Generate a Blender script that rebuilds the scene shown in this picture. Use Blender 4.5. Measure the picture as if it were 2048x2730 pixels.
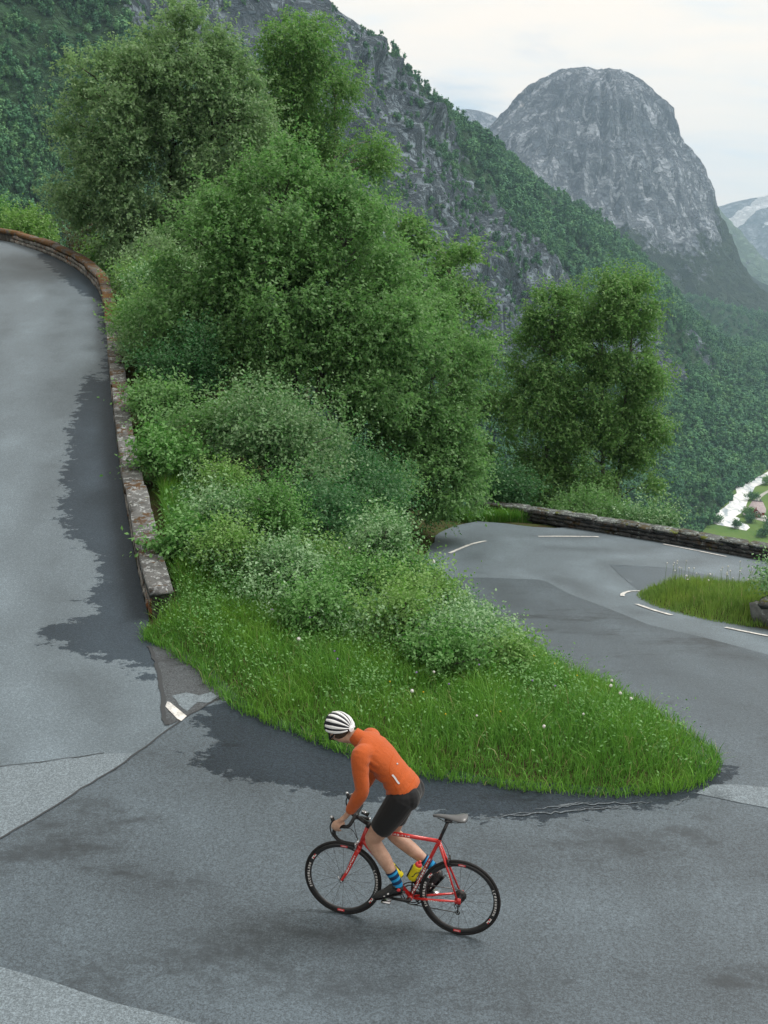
import bpy, math, random
import numpy as np
from mathutils import Vector, Matrix
from mathutils.geometry import delaunay_2d_cdt
from mathutils.bvhtree import BVHTree

scene = bpy.context.scene
for o in list(bpy.data.objects):
    bpy.data.objects.remove(o)
col = scene.collection
PI = math.pi

# ------------------------------------------------------------------ camera
cam = bpy.data.cameras.new("camera")
cam.sensor_fit = 'VERTICAL'
cam.sensor_height = 36.0
cam.lens = 36.0 * 2900 / 2730
cam.clip_start = 0.1
cam.clip_end = 30000
camo = bpy.data.objects.new("camera", cam)
camo.location = (0, 0, 5.48)
camo.rotation_euler = (PI / 2 - math.atan(725 / 2900), 0, 0)
col.objects.link(camo)
scene.camera = camo

# ------------------------------------------------------------------ light
SUN_EL, SUN_AZ = math.radians(55), math.radians(70)     # azimuth from +Y towards +X
scene.view_settings.view_transform = 'Standard'
scene.view_settings.look = 'None'
scene.view_settings.exposure = 1.12
scene.view_settings.gamma = 1.0
scene.view_settings.use_curve_mapping = False
scene.cycles.use_denoising = True
scene.cycles.max_bounces = 6
scene.cycles.diffuse_bounces = 4
scene.cycles.glossy_bounces = 2
scene.cycles.transmission_bounces = 4
scene.cycles.transparent_max_bounces = 4
scene.cycles.volume_bounces = 1
scene.cycles.sample_clamp_indirect = 4.0
scene.render.film_transparent = False

world = bpy.data.worlds.new("World")
scene.world = world
world.use_nodes = True


class NT:
    """small helper round a node tree"""
    def __init__(self, tree):
        self.t = tree
        self.t.nodes.clear()

    def n(self, kind, ins=None, **props):
        nd = self.t.nodes.new(kind)
        for k, v in props.items():
            setattr(nd, k, v)
        if ins:
            for k, v in ins.items():
                s = nd.inputs[k]
                if isinstance(v, bpy.types.NodeSocket):
                    self.t.links.new(v, s)
                else:
                    s.default_value = v
        return nd

    def math(self, op, a, b=0.0, c=None, clamp=False):
        d = {0: a, 1: b}
        if c is not None:
            d[2] = c
        return self.n('ShaderNodeMath', d, operation=op, use_clamp=clamp).outputs[0]

    def noise(self, vec, scale, detail=3.0, rough=0.55, dist=0.0):
        return self.n('ShaderNodeTexNoise', {'Vector': vec, 'Scale': scale, 'Detail': detail, 'Roughness': rough, 'Distortion': dist}).outputs[0]

    def mapping(self, vec, scale=(1, 1, 1), rot=(0, 0, 0), loc=(0, 0, 0)):
        return self.n('ShaderNodeMapping', {'Vector': vec, 'Scale': scale, 'Rotation': rot, 'Location': loc}).outputs[0]

    def ramp(self, fac, stops, interp='LINEAR'):
        nd = self.n('ShaderNodeValToRGB', {'Fac': fac})
        cr = nd.color_ramp
        cr.interpolation = interp
        while len(cr.elements) > 1:
            cr.elements.remove(cr.elements[-1])
        for i, (p, c) in enumerate(stops):
            e = cr.elements[0] if i == 0 else cr.elements.new(p)
            e.position = p
            if not hasattr(c, '__len__'):
                c = (c, c, c)
            e.color = (*c[:3], 1)
        return nd.outputs[0]

    def mix(self, fac, a, b, blend='MIX'):
        nd = self.n('ShaderNodeMix', data_type='RGBA', blend_type=blend)
        for s, v in ((nd.inputs[0], fac), (nd.inputs[6], a), (nd.inputs[7], b)):
            if isinstance(v, bpy.types.NodeSocket):
                self.t.links.new(v, s)
            else:
                s.default_value = (*v[:3], 1) if hasattr(v, '__len__') else v
        return nd.outputs[2]

    def step(self, x, lo, hi):
        return self.n('ShaderNodeMapRange', {0: x, 1: lo, 2: hi, 3: 0.0, 4: 1.0}, interpolation_type='SMOOTHSTEP').outputs[0]

    def link(self, a, b):
        self.t.links.new(a, b)


W = NT(world.node_tree)
sky = W.n('ShaderNodeTexSky', sky_type='NISHITA', sun_disc=False, sun_elevation=SUN_EL, sun_rotation=SUN_AZ,
          altitude=300.0, air_density=1.0, dust_density=2.0, ozone_density=1.0)
bg_sky = W.n('ShaderNodeBackground', {'Color': sky.outputs[0], 'Strength': 0.07})
tc = W.n('ShaderNodeTexCoord')
sx = W.n('ShaderNodeSeparateXYZ', {0: tc.outputs['Generated']})
zz = W.math('ADD', W.math('MAXIMUM', sx.outputs[2], 0.0), 0.22)
cv = W.n('ShaderNodeCombineXYZ', {0: W.math('DIVIDE', sx.outputs[0], zz), 1: W.math('DIVIDE', sx.outputs[1], zz), 2: 0.37})
cl1 = W.noise(cv.outputs[0], 1.3, 7.0, 0.55, 0.35)
cl2 = W.noise(W.mapping(cv.outputs[0], (0.8, 1.9, 1), (0, 0, 0.5), (4, 1, 0)), 2.1, 6.0, 0.6, 0.3)
ccol = W.ramp(cl2, [(0.28, (0.435, 0.455, 0.46)), (0.42, (0.50, 0.475, 0.435)), (0.58, (0.54, 0.49, 0.43))])
bg_cl = W.n('ShaderNodeBackground', {'Color': ccol, 'Strength': 1.0})
msh = W.n('ShaderNodeMixShader', {0: W.step(cl1, 0.26, 0.46), 1: bg_sky.outputs[0], 2: bg_cl.outputs[0]})
wo = W.n('ShaderNodeOutputWorld', {'Surface': msh.outputs[0]})

sun = bpy.data.lights.new("sun", 'SUN')
sun.energy = 1.5
sun.angle = math.radians(25)
sun.color = (1.0, 0.96, 0.91)
suno = bpy.data.objects.new("sun", sun)
sd = Vector((math.cos(SUN_EL) * math.sin(SUN_AZ), math.cos(SUN_EL) * math.cos(SUN_AZ), math.sin(SUN_EL)))
suno.rotation_euler = sd.to_track_quat('Z', 'Y').to_euler()
suno.location = (0, 0, 60)
col.objects.link(suno)

# ------------------------------------------------------------------ mesh helpers
def vnoise(x, y, seed=0):
    x = np.asarray(x, float); y = np.asarray(y, float)
    xi = np.floor(x).astype(np.int64); yi = np.floor(y).astype(np.int64)
    fx = x - xi; fy = y - yi
    fx = fx * fx * (3 - 2 * fx); fy = fy * fy * (3 - 2 * fy)
    def h(a, b):
        v = (a * 374761393 + b * 668265263 + seed * 974711) & 0x7fffffff
        v = ((v ^ (v >> 13)) * 1274126177) & 0x7fffffff
        v = ((v ^ (v >> 15)) * 2246822519) & 0x7fffffff
        return ((v ^ (v >> 14)) & 0xffff) / 65535.0
    a = h(xi, yi); b = h(xi + 1, yi); c = h(xi, yi + 1); d = h(xi + 1, yi + 1)
    return (a * (1 - fx) + b * fx) * (1 - fy) + (c * (1 - fx) + d * fx) * fy

def fbm(x, y, oct=4, seed=0, gain=0.5, ridged=False):
    s = 0; a = 1; t = 0
    for i in range(oct):
        n = vnoise(x * 2 ** i + 17.3 * i, y * 2 ** i - 9.1 * i, seed + i) * 2 - 1
        if ridged:
            n = 1 - 2 * np.abs(n)
        s = s + a * n; t += a; a *= gain
    return s / t

def mesh_np(name, verts, faces, smooth=False, attrs=None, mats=None, fmat=None):
    """faces: list of integer arrays (n,3) / (n,4)"""
    me = bpy.data.meshes.new(name)
    verts = np.asarray(verts, np.float32)
    faces = [np.asarray(f, np.int32) for f in (faces if isinstance(faces, list) else [faces]) if len(f)]
    me.vertices.add(len(verts))
    me.vertices.foreach_set('co', verts.ravel())
    loops = np.concatenate([f.ravel() for f in faces])
    sizes = np.concatenate([np.full(len(f), f.shape[1], np.int32) for f in faces])
    starts = np.concatenate([[0], np.cumsum(sizes)[:-1]]).astype(np.int32)
    me.loops.add(len(loops))
    me.loops.foreach_set('vertex_index', loops)
    me.polygons.add(len(sizes))
    me.polygons.foreach_set('loop_start', starts)
    me.polygons.foreach_set('loop_total', sizes)
    if smooth:
        me.polygons.foreach_set('use_smooth', np.ones(len(sizes), bool))
    if fmat is not None:
        me.polygons.foreach_set('material_index', np.asarray(fmat, np.int32))
    for k, v in (attrs or {}).items():
        at = me.attributes.new(k, 'FLOAT', 'POINT')
        at.data.foreach_set('value', np.asarray(v, np.float32))
    me.update(calc_edges=True)
    me.validate()
    return me

class MB:
    """collects geometry for ONE mesh"""
    def __init__(self):
        self.v = []; self.q = []; self.t = []; self.n = 0
        self.poly = []

    def add(self, v, q=(), t=()):
        v = np.asarray(v, float).reshape(-1, 3)
        if len(q): self.q.append(np.asarray(q, int) + self.n)
        if len(t): self.t.append(np.asarray(t, int) + self.n)
        self.v.append(v); self.n += len(v)
        return self

    def box(self, c, s, R=None):
        c = np.asarray(c, float); s = np.asarray(s, float) / 2
        p = np.array([[i, j, k] for k in (-1, 1) for j in (-1, 1) for i in (-1, 1)], float) * s
        if R is not None: p = p @ np.asarray(R).T
        return self.add(p + c, [[0, 2, 3, 1], [4, 5, 7, 6], [0, 1, 5, 4], [2, 6, 7, 3], [0, 4, 6, 2], [1, 3, 7, 5]])

    def tube(self, pts, rad, sides=8, caps=True, flat=None, side=None):
        """tapered tube along pts; rad scalar, list or list of (r_side, r_other); side = reference vector for the first radius"""
        P = np.asarray(pts, float); n = len(P)
        r = np.asarray(rad, float)
        if r.ndim == 0: r = np.full((n, 2), float(r))
        elif r.ndim == 1: r = np.stack([r, r], 1)
        T = np.gradient(P, axis=0); T /= np.linalg.norm(T, axis=1, keepdims=True) + 1e-12
        ref = np.array(side, float) if side is not None else (np.array([0, 0, 1.]) if abs(T[0, 2]) < 0.9 else np.array([1., 0, 0]))
        A = np.zeros((n, 3)); B = np.zeros((n, 3))
        a = ref
        for i in range(n):
            if side is not None: a = ref
            a = a - T[i] * (a @ T[i]); a = a / (np.linalg.norm(a) + 1e-12)
            A[i] = a; B[i] = np.cross(T[i], a)
        th = np.arange(sides) * 2 * PI / sides
        V = P[:, None] + A[:, None] * (np.cos(th)[None, :, None] * r[:, 0][:, None, None]) + B[:, None] * (np.sin(th)[None, :, None] * r[:, 1][:, None, None])
        V = V.reshape(-1, 3)
        i = np.arange(n - 1)[:, None]; j = np.arange(sides)[None]
        q = np.stack([i * sides + j, i * sides + (j + 1) % sides, (i + 1) * sides + (j + 1) % sides, (i + 1) * sides + j], -1).reshape(-1, 4)
        t = []
        if caps:
            V = np.vstack([V, P[0], P[-1]]); k0 = n * sides; k1 = k0 + 1; jj = np.arange(sides)
            t = np.vstack([np.stack([np.full(sides, k0), (jj + 1) % sides, jj], 1),
                           np.stack([np.full(sides, k1), (n - 1) * sides + jj, (n - 1) * sides + (jj + 1) % sides], 1)])
        return self.add(V, q, t)

    def ell(self, c, r, R=None, nu=14, nv=9):
        th = np.linspace(0, PI, nv); ph = np.arange(nu) * 2 * PI / nu
        V = np.stack([np.sin(th)[:, None] * np.cos(ph), np.sin(th)[:, None] * np.sin(ph), np.cos(th)[:, None] * np.ones(nu)], -1).reshape(-1, 3) * np.asarray(r, float)
        if R is not None: V = V @ np.asarray(R).T
        i = np.arange(nv - 1)[:, None]; j = np.arange(nu)[None]
        q = np.stack([i * nu + j, (i + 1) * nu + j, (i + 1) * nu + (j + 1) % nu, i * nu + (j + 1) % nu], -1).reshape(-1, 4)
        return self.add(V + np.asarray(c, float), q)

    def torus(self, c, R, r, axis=1, nR=64, nr=10, r2=None):
        """ring in the plane normal to the given axis; r radial, r2 axial"""
        r2 = r if r2 is None else r2
        a = np.arange(nR) * 2 * PI / nR; b = np.arange(nr) * 2 * PI / nr
        rr = R + r * np.cos(b)[None]
        X = rr * np.cos(a)[:, None]; Z = rr * np.sin(a)[:, None]; Y = np.tile(r2 * np.sin(b)[None], (nR, 1))
        o = {0: (Y, X, Z), 1: (X, Y, Z), 2: (X, Z, Y)}[axis]
        V = np.stack(o, -1).reshape(-1, 3) + np.asarray(c, float)
        i = np.arange(nR)[:, None]; j = np.arange(nr)[None]
        q = np.stack([i * nr + j, ((i + 1) % nR) * nr + j, ((i + 1) % nR) * nr + (j + 1) % nr, i * nr + (j + 1) % nr], -1).reshape(-1, 4)
        return self.add(V, q)

    def mesh(self, name, smooth=False, **kw):
        f = []
        if self.q: f.append(np.vstack(self.q))
        if self.t: f.append(np.vstack(self.t))
        return mesh_np(name, np.vstack(self.v), f, smooth, **kw)

    def build(self, name, mat, parent=None, smooth=False, **kw):
        return link(name, self.mesh(name, smooth), mat, parent, **kw)

def link(name, me, mat=None, parent=None, label=None, cat=None, group=None, kind=None):
    o = bpy.data.objects.new(name, me)
    col.objects.link(o)
    if mat is not None and me is not None and not me.materials:
        for m in (mat if isinstance(mat, (list, tuple)) else [mat]):
            me.materials.append(m)
    if parent is not None:
        o.parent = parent
    for k, v in (('label', label), ('category', cat), ('group', group), ('kind', kind)):
        if v: o[k] = v
    return o

def empty(name, loc, label, cat, group=None):
    o = bpy.data.objects.new(name, None)
    col.objects.link(o)
    o.location = loc
    o['label'] = label; o['category'] = cat
    if group: o['group'] = group
    return o

def pip(x, y, poly):
    """points in polygon"""
    P = np.asarray(poly, float); x = np.asarray(x, float); y = np.asarray(y, float)
    c = np.zeros(x.shape, bool); j = len(P) - 1
    for i in range(len(P)):
        xi, yi = P[i]; xj, yj = P[j]
        if yi != yj:
            c ^= ((yi > y) != (yj > y)) & (x < (xj - xi) * (y - yi) / (yj - yi) + xi)
        j = i
    return c

def pdist(x, y, poly, closed=True):
    P = np.asarray(poly, float); x = np.asarray(x, float); y = np.asarray(y, float)
    d = np.full(x.shape, 1e9); n = len(P)
    for i in range(n if closed else n - 1):
        a = P[i]; b = P[(i + 1) % n]; ab = b - a; L = ab @ ab + 1e-12
        t = np.clip(((x - a[0]) * ab[0] + (y - a[1]) * ab[1]) / L, 0, 1)
        d = np.minimum(d, np.hypot(x - a[0] - t * ab[0], y - a[1] - t * ab[1]))
    return d

def sdist(x, y, poly):
    return np.where(pip(x, y, poly), 1, -1) * pdist(x, y, poly)

def resample(pts, step, closed=False):
    P = np.asarray(pts, float)
    if closed: P = np.vstack([P, P[:1]])
    out = []
    for a, b in zip(P[:-1], P[1:]):
        k = max(1, int(math.ceil(np.linalg.norm(b - a) / step)))
        for i in range(k): out.append(a + (b - a) * i / k)
    if not closed: out.append(P[-1])
    return np.array(out)

def smooth_line(pts, step=0.25):
    """Catmull-Rom through the points"""
    P = np.asarray(pts, float); n = len(P); out = []
    for i in range(n - 1):
        p0 = P[max(i - 1, 0)]; p1 = P[i]; p2 = P[i + 1]; p3 = P[min(i + 2, n - 1)]
        k = max(1, int(round(np.linalg.norm(p2 - p1) / step)))
        for j in range(k):
            t = j / k
            out.append(0.5 * ((2 * p1) + (-p0 + p2) * t + (2 * p0 - 5 * p1 + 4 * p2 - p3) * t * t + (-p0 + 3 * p1 - 3 * p2 + p3) * t ** 3))
    out.append(P[-1])
    return np.array(out)

def sheet(name, poly, step, zf, dz, mat, parent=None, attrs=None, edge_step=None, thick=0.0, **kw):
    """flat polygon triangulated on a grid and laid on the height function"""
    E = resample(poly, edge_step or step, True)
    lo = E.min(0); hi = E.max(0)
    gx, gy = np.meshgrid(np.arange(lo[0] + step / 2, hi[0], step), np.arange(lo[1] + step / 2, hi[1], step))
    gx = gx.ravel(); gy = gy.ravel()
    gx = gx + (np.arange(len(gx)) % 7 - 3) * step * 0.03
    m = pip(gx, gy, E) & (pdist(gx, gy, E) > step * 0.35)
    pts = np.vstack([E, np.stack([gx[m], gy[m]], 1)])
    ne = len(E)
    r = delaunay_2d_cdt([Vector(p) for p in pts], [(i, (i + 1) % ne) for i in range(ne)], [], 0, 1e-5)
    V = np.array([v[:] for v in r[0]]); F = np.array(r[2])
    c = V[F].mean(1)
    F = F[pip(c[:, 0], c[:, 1], E)]
    z = zf(V[:, 0], V[:, 1]) + dz
    a = {k: f(V[:, 0], V[:, 1]) for k, f in (attrs or {}).items()}
    me = mesh_np(name, np.column_stack([V, z]), F, True, a)
    return link(name, me, mat, parent, **kw)

# ------------------------------------------------------------------ materials
def new_mat(name):
    m = bpy.data.materials.new(name)
    m.use_nodes = True
    return m, NT(m.node_tree)

def finish(T, shader, disp=None):
    T.n('ShaderNodeOutputMaterial', {'Surface': shader})

def bsdf(T, colr, rough=0.6, spec=0.4, metal=0.0, normal=None, **kw):
    d = {'Base Color': colr if isinstance(colr, bpy.types.NodeSocket) else (*colr[:3], 1), 'Roughness': rough, 'Specular IOR Level': spec, 'Metallic': metal}
    if normal is not None: d['Normal'] = normal
    d.update(kw)
    return T.n('ShaderNodeBsdfPrincipled', d).outputs[0]

def bump(T, h, strength=0.5, dist=0.01):
    return T.n('ShaderNodeBump', {'Height': h, 'Strength': strength, 'Distance': dist}).outputs[0]

def simple(name, c, rough=0.5, spec=0.4, metal=0.0, var=0.0, scale=20.0, bumpd=0.0, **kw):
    m, T = new_mat(name)
    tc = T.n('ShaderNodeTexCoord').outputs['Object']
    cc = c
    nrm = None
    if var or bumpd:
        nz = T.noise(tc, scale, 4.0)
        if var:
            cc = T.mix(T.step(nz, 0.3, 0.7), tuple(k * (1 - var) for k in c), tuple(min(1, k * (1 + var)) for k in c))
        if bumpd:
            nrm = bump(T, nz, 0.6, bumpd)
    finish(T, bsdf(T, cc, rough, spec, metal, nrm, **kw))
    return m

def asphalt(name, base, speck=0.5, wet=True, streak=0.25, crack=False, rough=0.72, seed=0.0, blot=0.0):
    m, T = new_mat(name)
    tc = T.mapping(T.n('ShaderNodeTexCoord').outputs['Object'], loc=(seed, seed * 1.7, 0))
    fine = T.noise(tc, 80.0, 2.0, 0.75)
    mid = T.noise(tc, 34.0, 3.0, 0.65)
    big = T.noise(tc, 0.55, 5.0, 0.6)
    st = T.noise(T.mapping(tc, (1.6, 0.22, 1), (0, 0, 0.35)), 1.2, 5.0, 0.62)
    f = T.math('ADD', T.math('MULTIPLY', fine, 0.62), T.math('MULTIPLY', mid, 0.38))
    c = T.mix(T.step(f, 0.36, 0.66), tuple(k * (1 - speck) for k in base), tuple(k * (1 + speck) for k in base))
    # pale stone chips and dark pits
    chips = T.n('ShaderNodeTexVoronoi', {'Vector': tc, 'Scale': 70.0}, feature='F1')
    pick = T.math('GREATER_THAN', T.n('ShaderNodeSeparateColor', {0: chips.outputs['Color']}).outputs[0], 0.86)
    c = T.mix(T.math('MULTIPLY', pick, 0.25), c, tuple(min(1, k * 2.3) for k in base))
    v = T.math('ADD', 1.0 - 0.5 * (streak + 0.2), T.math('ADD', T.math('MULTIPLY', big, 0.2), T.math('MULTIPLY', st, streak)))
    vv = T.n('ShaderNodeCombineColor', {0: v, 1: v, 2: v}).outputs[0]
    c = T.mix(1.0, c, vv, 'MULTIPLY')
    if blot:
        bl = T.noise(T.mapping(tc, (0.55, 1.25, 1), loc=(3.1, 0.4, 0)), 0.8, 7.0, 0.68, 0.2)
        bl2 = T.noise(tc, 9.0, 3.0, 0.6)
        k = T.step(T.math('ADD', bl, T.math('MULTIPLY', bl2, 0.22)), 0.635, 0.80)
        c = T.mix(T.math('MULTIPLY', k, blot), c, tuple(q * 0.42 for q in base))
    r = rough
    spec = 0.42
    if crack:
        vo = T.n('ShaderNodeTexVoronoi', {'Vector': T.n('ShaderNodeVectorMath', {0: tc, 1: T.n('ShaderNodeTexNoise', {'Vector': tc, 'Scale': 2.0}).outputs[1]}, operation='ADD').outputs[0], 'Scale': 0.55}, feature='DISTANCE_TO_EDGE')
        ck = T.math('MULTIPLY', T.math('LESS_THAN', vo.outputs[0], 0.0035), T.step(T.noise(tc, 0.35, 2.0), 0.5, 0.62))
        c = T.mix(T.math('MULTIPLY', ck, 0.7), c, tuple(k * 0.35 for k in base))
    if wet:
        lane = T.n('ShaderNodeAttribute', attribute_name='lane').outputs['Fac']
        wob = T.math('ADD', lane, T.math('MULTIPLY', T.math('SUBTRACT', T.noise(tc, 0.45, 4.0, 0.6), 0.5), 0.9))
        tr = T.math('SINE', T.math('MULTIPLY', wob, 3.7))
        tm = T.step(T.noise(T.mapping(tc, loc=(9, 2, 0)), 0.5, 6.0, 0.65), 0.38, 0.66)
        tv = T.math('ADD', 1.0, T.math('MULTIPLY', T.math('MULTIPLY', tr, tm), 0.26))
        c = T.mix(1.0, c, T.n('ShaderNodeCombineColor', {0: tv, 1: tv, 2: tv}).outputs[0], 'MULTIPLY')
        w = T.n('ShaderNodeAttribute', attribute_name='wet').outputs['Fac']
        rag = T.noise(T.mapping(tc, (1.5, 2.3, 1)), 1.7, 9.0, 0.74)
        rag2 = T.noise(tc, 7.0, 4.0, 0.6)
        s = T.math('ADD', w, T.math('ADD', T.math('MULTIPLY', T.math('SUBTRACT', rag, 0.5), 1.1), T.math('MULTIPLY', T.math('SUBTRACT', rag2, 0.5), 0.45)))
        k = T.step(s, -0.015, 0.03)
        c = T.mix(k, c, T.mix(1.0, c, (0.33, 0.36, 0.40), 'MULTIPLY'))
        r = T.math('SUBTRACT', rough, T.math('MULTIPLY', k, 0.05))
        spec = T.math('SUBTRACT', 0.42, T.math('MULTIPLY', k, 0.26))
    nrm = bump(T, T.math('ADD', fine, T.math('MULTIPLY', mid, 0.8)), 0.55, 0.006)
    finish(T, bsdf(T, c, r, spec, 0, nrm))
    return m

def leafmat(name, dark, light, back=None, trans=0.38, rough=0.5, spec=0.35):
    m, T = new_mat(name)
    t = T.n('ShaderNodeAttribute', attribute_name='tint').outputs['Fac']
    c = T.ramp(t, [(0.0, dark), (0.55, tuple((a + b) / 2 for a, b in zip(dark, light))), (1.0, light)])
    if back:
        g = T.n('ShaderNodeNewGeometry').outputs['Backfacing']
        c = T.mix(g, c, back)
    p = bsdf(T, c, rough, spec)
    tr = T.n('ShaderNodeBsdfTranslucent', {'Color': T.mix(1.0, c, (1.05, 1.15, 0.8), 'MULTIPLY')}).outputs[0]
    finish(T, T.n('ShaderNodeMixShader', {0: trans, 1: p, 2: tr}).outputs[0])
    return m

def stonemat(name, base=(0.27, 0.27, 0.26), moss=(0.17, 0.075, 0.022), mossamt=0.5, lich=(0.55, 0.56, 0.54), lichamt=0.5, green=0.0, seed=0.0):
    m, T = new_mat(name)
    tc = T.mapping(T.n('ShaderNodeNewGeometry').outputs['Position'], loc=(seed, seed, 0))
    a = T.noise(tc, 3.0, 6.0, 0.62); b = T.noise(tc, 26.0, 5.0, 0.65); d = T.noise(tc, 1.3, 5.0, 0.62, 0.4)
    oi = T.n('ShaderNodeObjectInfo').outputs['Random']
    c = T.mix(T.step(a, 0.3, 0.7), tuple(k * 0.5 for k in base), tuple(k * 1.15 for k in base))
    c = T.mix(T.math('MULTIPLY', T.step(b, 0.45, 0.75), 0.5), c, tuple(k * 0.3 for k in base))
    s1 = T.math('ADD', T.math('MULTIPLY', b, 0.45), T.math('MULTIPLY', T.noise(tc, 7.0, 5.0, 0.6), 0.55))
    c = T.mix(T.step(s1, 0.66 - 0.22 * lichamt, 0.70 - 0.2 * lichamt), c, T.mix(b, tuple(k * 0.7 for k in lich), lich))
    s2 = T.math('ADD', T.math('MULTIPLY', d, 0.55), T.math('MULTIPLY', T.noise(tc, 10.0, 5.0, 0.65), 0.45))
    mk = T.step(s2, 0.66 - 0.28 * mossamt, 0.72 - 0.28 * mossamt)
    mc = T.mix(T.noise(tc, 16.0, 4.0), moss, tuple(k * 2.0 for k in moss))
    c = T.mix(mk, c, mc)
    if green:
        c = T.mix(T.step(T.noise(tc, 4.0, 5.0, 0.6), 0.68 - 0.2 * green, 0.74 - 0.2 * green), c, (0.10, 0.12, 0.02))
    c = T.mix(0.22, c, T.n('ShaderNodeCombineColor', {0: oi, 1: oi, 2: oi}).outputs[0], 'OVERLAY')
    nrm = bump(T, T.math('ADD', T.math('MULTIPLY', b, 0.5), a), 0.7, 0.03)
    finish(T, bsdf(T, c, 0.92, 0.2, 0, nrm))
    return m

M = {}
M['old'] = asphalt('asphalt_old', (0.104, 0.136, 0.160), 0.30, True, 0.26, False, 0.62)
M['new'] = asphalt('asphalt_new', (0.064, 0.086, 0.104), 0.46, True, 0.42, False, 0.58, 3.0, 0.85)
M['pale'] = asphalt('asphalt_pale', (0.134, 0.169, 0.194), 0.42, False, 0.2, False, 0.68, 7.0)
M['far'] = asphalt('asphalt_far', (0.072, 0.097, 0.118), 0.28, False, 0.3, False, 0.6, 11.0)
M['shoulder'] = asphalt('asphalt_broken', (0.060, 0.070, 0.079), 0.6, False, 0.5, False, 0.75, 17.0, 0.9)
M['scrape'] = asphalt('scraped_asphalt', (0.085, 0.105, 0.122), 0.6, False, 0.3, False, 0.65, 23.0)
M['crack'] = simple('crack_filler', (0.035, 0.04, 0.045), 0.7)
def paintmat():
    m, T = new_mat('road_paint')
    tc = T.n('ShaderNodeTexCoord').outputs['Object']
    k = T.step(T.math('ADD', T.math('MULTIPLY', T.noise(tc, 22.0, 4.0, 0.7), 0.6), T.math('MULTIPLY', T.noise(tc, 4.0, 3.0), 0.4)), 0.44, 0.60)
    finish(T, bsdf(T, T.mix(k, (0.66, 0.66, 0.63), (0.34, 0.35, 0.36)), 0.6, 0.4, 0, bump(T, T.noise(tc, 80.0, 3.0), 0.5, 0.004)))
    return m
M['paint'] = paintmat()
M['wall_cap'] = stonemat('wall_cap_lichen', (0.15, 0.155, 0.155), (0.062, 0.036, 0.017), 0.52, (0.40, 0.43, 0.44), 0.62, 0.12)
M['wall_cap_far'] = stonemat('wall_cap_moss', (0.14, 0.135, 0.13), (0.080, 0.042, 0.017), 0.74, (0.36, 0.37, 0.36), 0.42, 0.35, 5.0)
M['wall_face'] = stonemat('wall_face_stone', (0.24, 0.235, 0.225), (0.10, 0.045, 0.02), 0.45, (0.5, 0.5, 0.47), 0.4, 0.15, 2.0)
M['wall_dark'] = stonemat('wall_dark_stone', (0.060, 0.062, 0.064), (0.030, 0.022, 0.013), 0.5, (0.20, 0.23, 0.23), 0.45, 0.25, 9.0)
M['wall_core'] = simple('wall_mortar', (0.075, 0.073, 0.068), 0.95, 0.1, 0, 0.4, 9.0)

# ------------------------------------------------------------------ the lie of the land (metres; the rider's road is z = 0)
def sfp(t, w):
    return np.where(t / w > 30, t, w * np.log1p(np.exp(np.minimum(t / w, 30))))
XLY = [0, 9.5, 10.4, 11.0, 12.0, 13.0, 14.1, 14.7, 17.0, 20.4, 23.9, 28.0, 31.85, 35.7, 38, 41, 43.4, 47, 55]
XLX = [1.5, 1.5, .3, -.5, -1.7, -2.35, -3.2, -3.0, -3.7, -4.65, -5.6, -6.7, -7.65, -8.7, -9.5, -10.9, -12.6, -15.6, -22]
XRY = [0, 10.2, 10.8, 11.4, 12.5, 14.0, 15.0, 16.6, 18.7, 21, 23.8, 26.35, 29.8, 40, 55]
XRX = [3.2, 3.2, 3.65, 3.75, 3.57, 3.22, 2.83, 2.56, 2.16, 1.72, 1.29, 1.04, 1.6, 1.6, 1.6]

def G(x, y):
    """height of the road surface and of the slope between the two legs of the hairpin"""
    x = np.asarray(x, float); y = np.asarray(y, float)
    tilt = -.02 * (x - .6) * np.clip(1 - (y - 9) / 12, 0, 1)
    zl = tilt + .17 * sfp(y - 14.5, 1.5)
    zr = tilt - .17 * sfp(y - 11.4, .8) + .10 * sfp(y - 23.5, 1.2) - .10 * sfp(x - 5.5, 1.2) * np.clip((y - 19) / 6, 0, 1)
    a = np.interp(y, XLY, XLX); b = np.interp(y, XRY, XRX)
    t = np.clip((x - a) / np.maximum(b - a, .3), 0, 1); t = t * t * (3 - 2 * t)
    return zl * (1 - t) + zr * t

WALL_L = [(-3.35, 14.68), (-4.06, 17.01), (-5.03, 20.39), (-5.99, 23.92), (-7.08, 28.03), (-8.05, 31.85), (-9.12, 35.69), (-9.92, 37.95), (-11.33, 40.85), (-13.02, 43.41), (-14.67, 45.43), (-16.01, 46.74), (-20, 49.6), (-26, 52.5)]
SPIT_F = [(-3.3, 14.3), (-3.22, 14.0), (-3.05, 13.78), (-2.82, 13.6), (-2.38, 13.03), (-2.05, 12.43), (-1.75, 12.0), (-1.33, 11.6), (-.88, 11.22), (-.55, 11.01), (-.1, 10.66), (.3, 10.46), (.96, 10.28), (1.4, 10.19), (1.83, 10.15), (2.26, 10.11), (2.71, 10.15), (3.07, 10.26), (3.31, 10.4), (3.52, 10.62), (3.65, 10.94), (3.70, 11.23), (3.68, 11.5)]
SPIT_B = [(3.47, 12.29), (3.28, 12.91), (3.07, 13.63), (2.86, 14.22), (2.63, 14.73), (2.5, 15.57), (2.34, 16.34), (2.12, 17.4), (1.93, 18.35), (1.72, 19.45), (1.5, 20.61), (1.33, 21.93), (1.1, 23.49), (.98, 24.0), (.95, 26.03), (1.25, 27.68), (1.5, 29.44), (2.3, 30.77), (2.75, 31.2), (3.49, 31.01), (4.29, 30.45), (4.9, 30.4)]
WALL_R = [(5.31, 30.58), (6.86, 29.66), (8.45, 28.81), (10.24, 27.8), (12.6, 26.4), (16, 24.2), (20, 21.5)]
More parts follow.
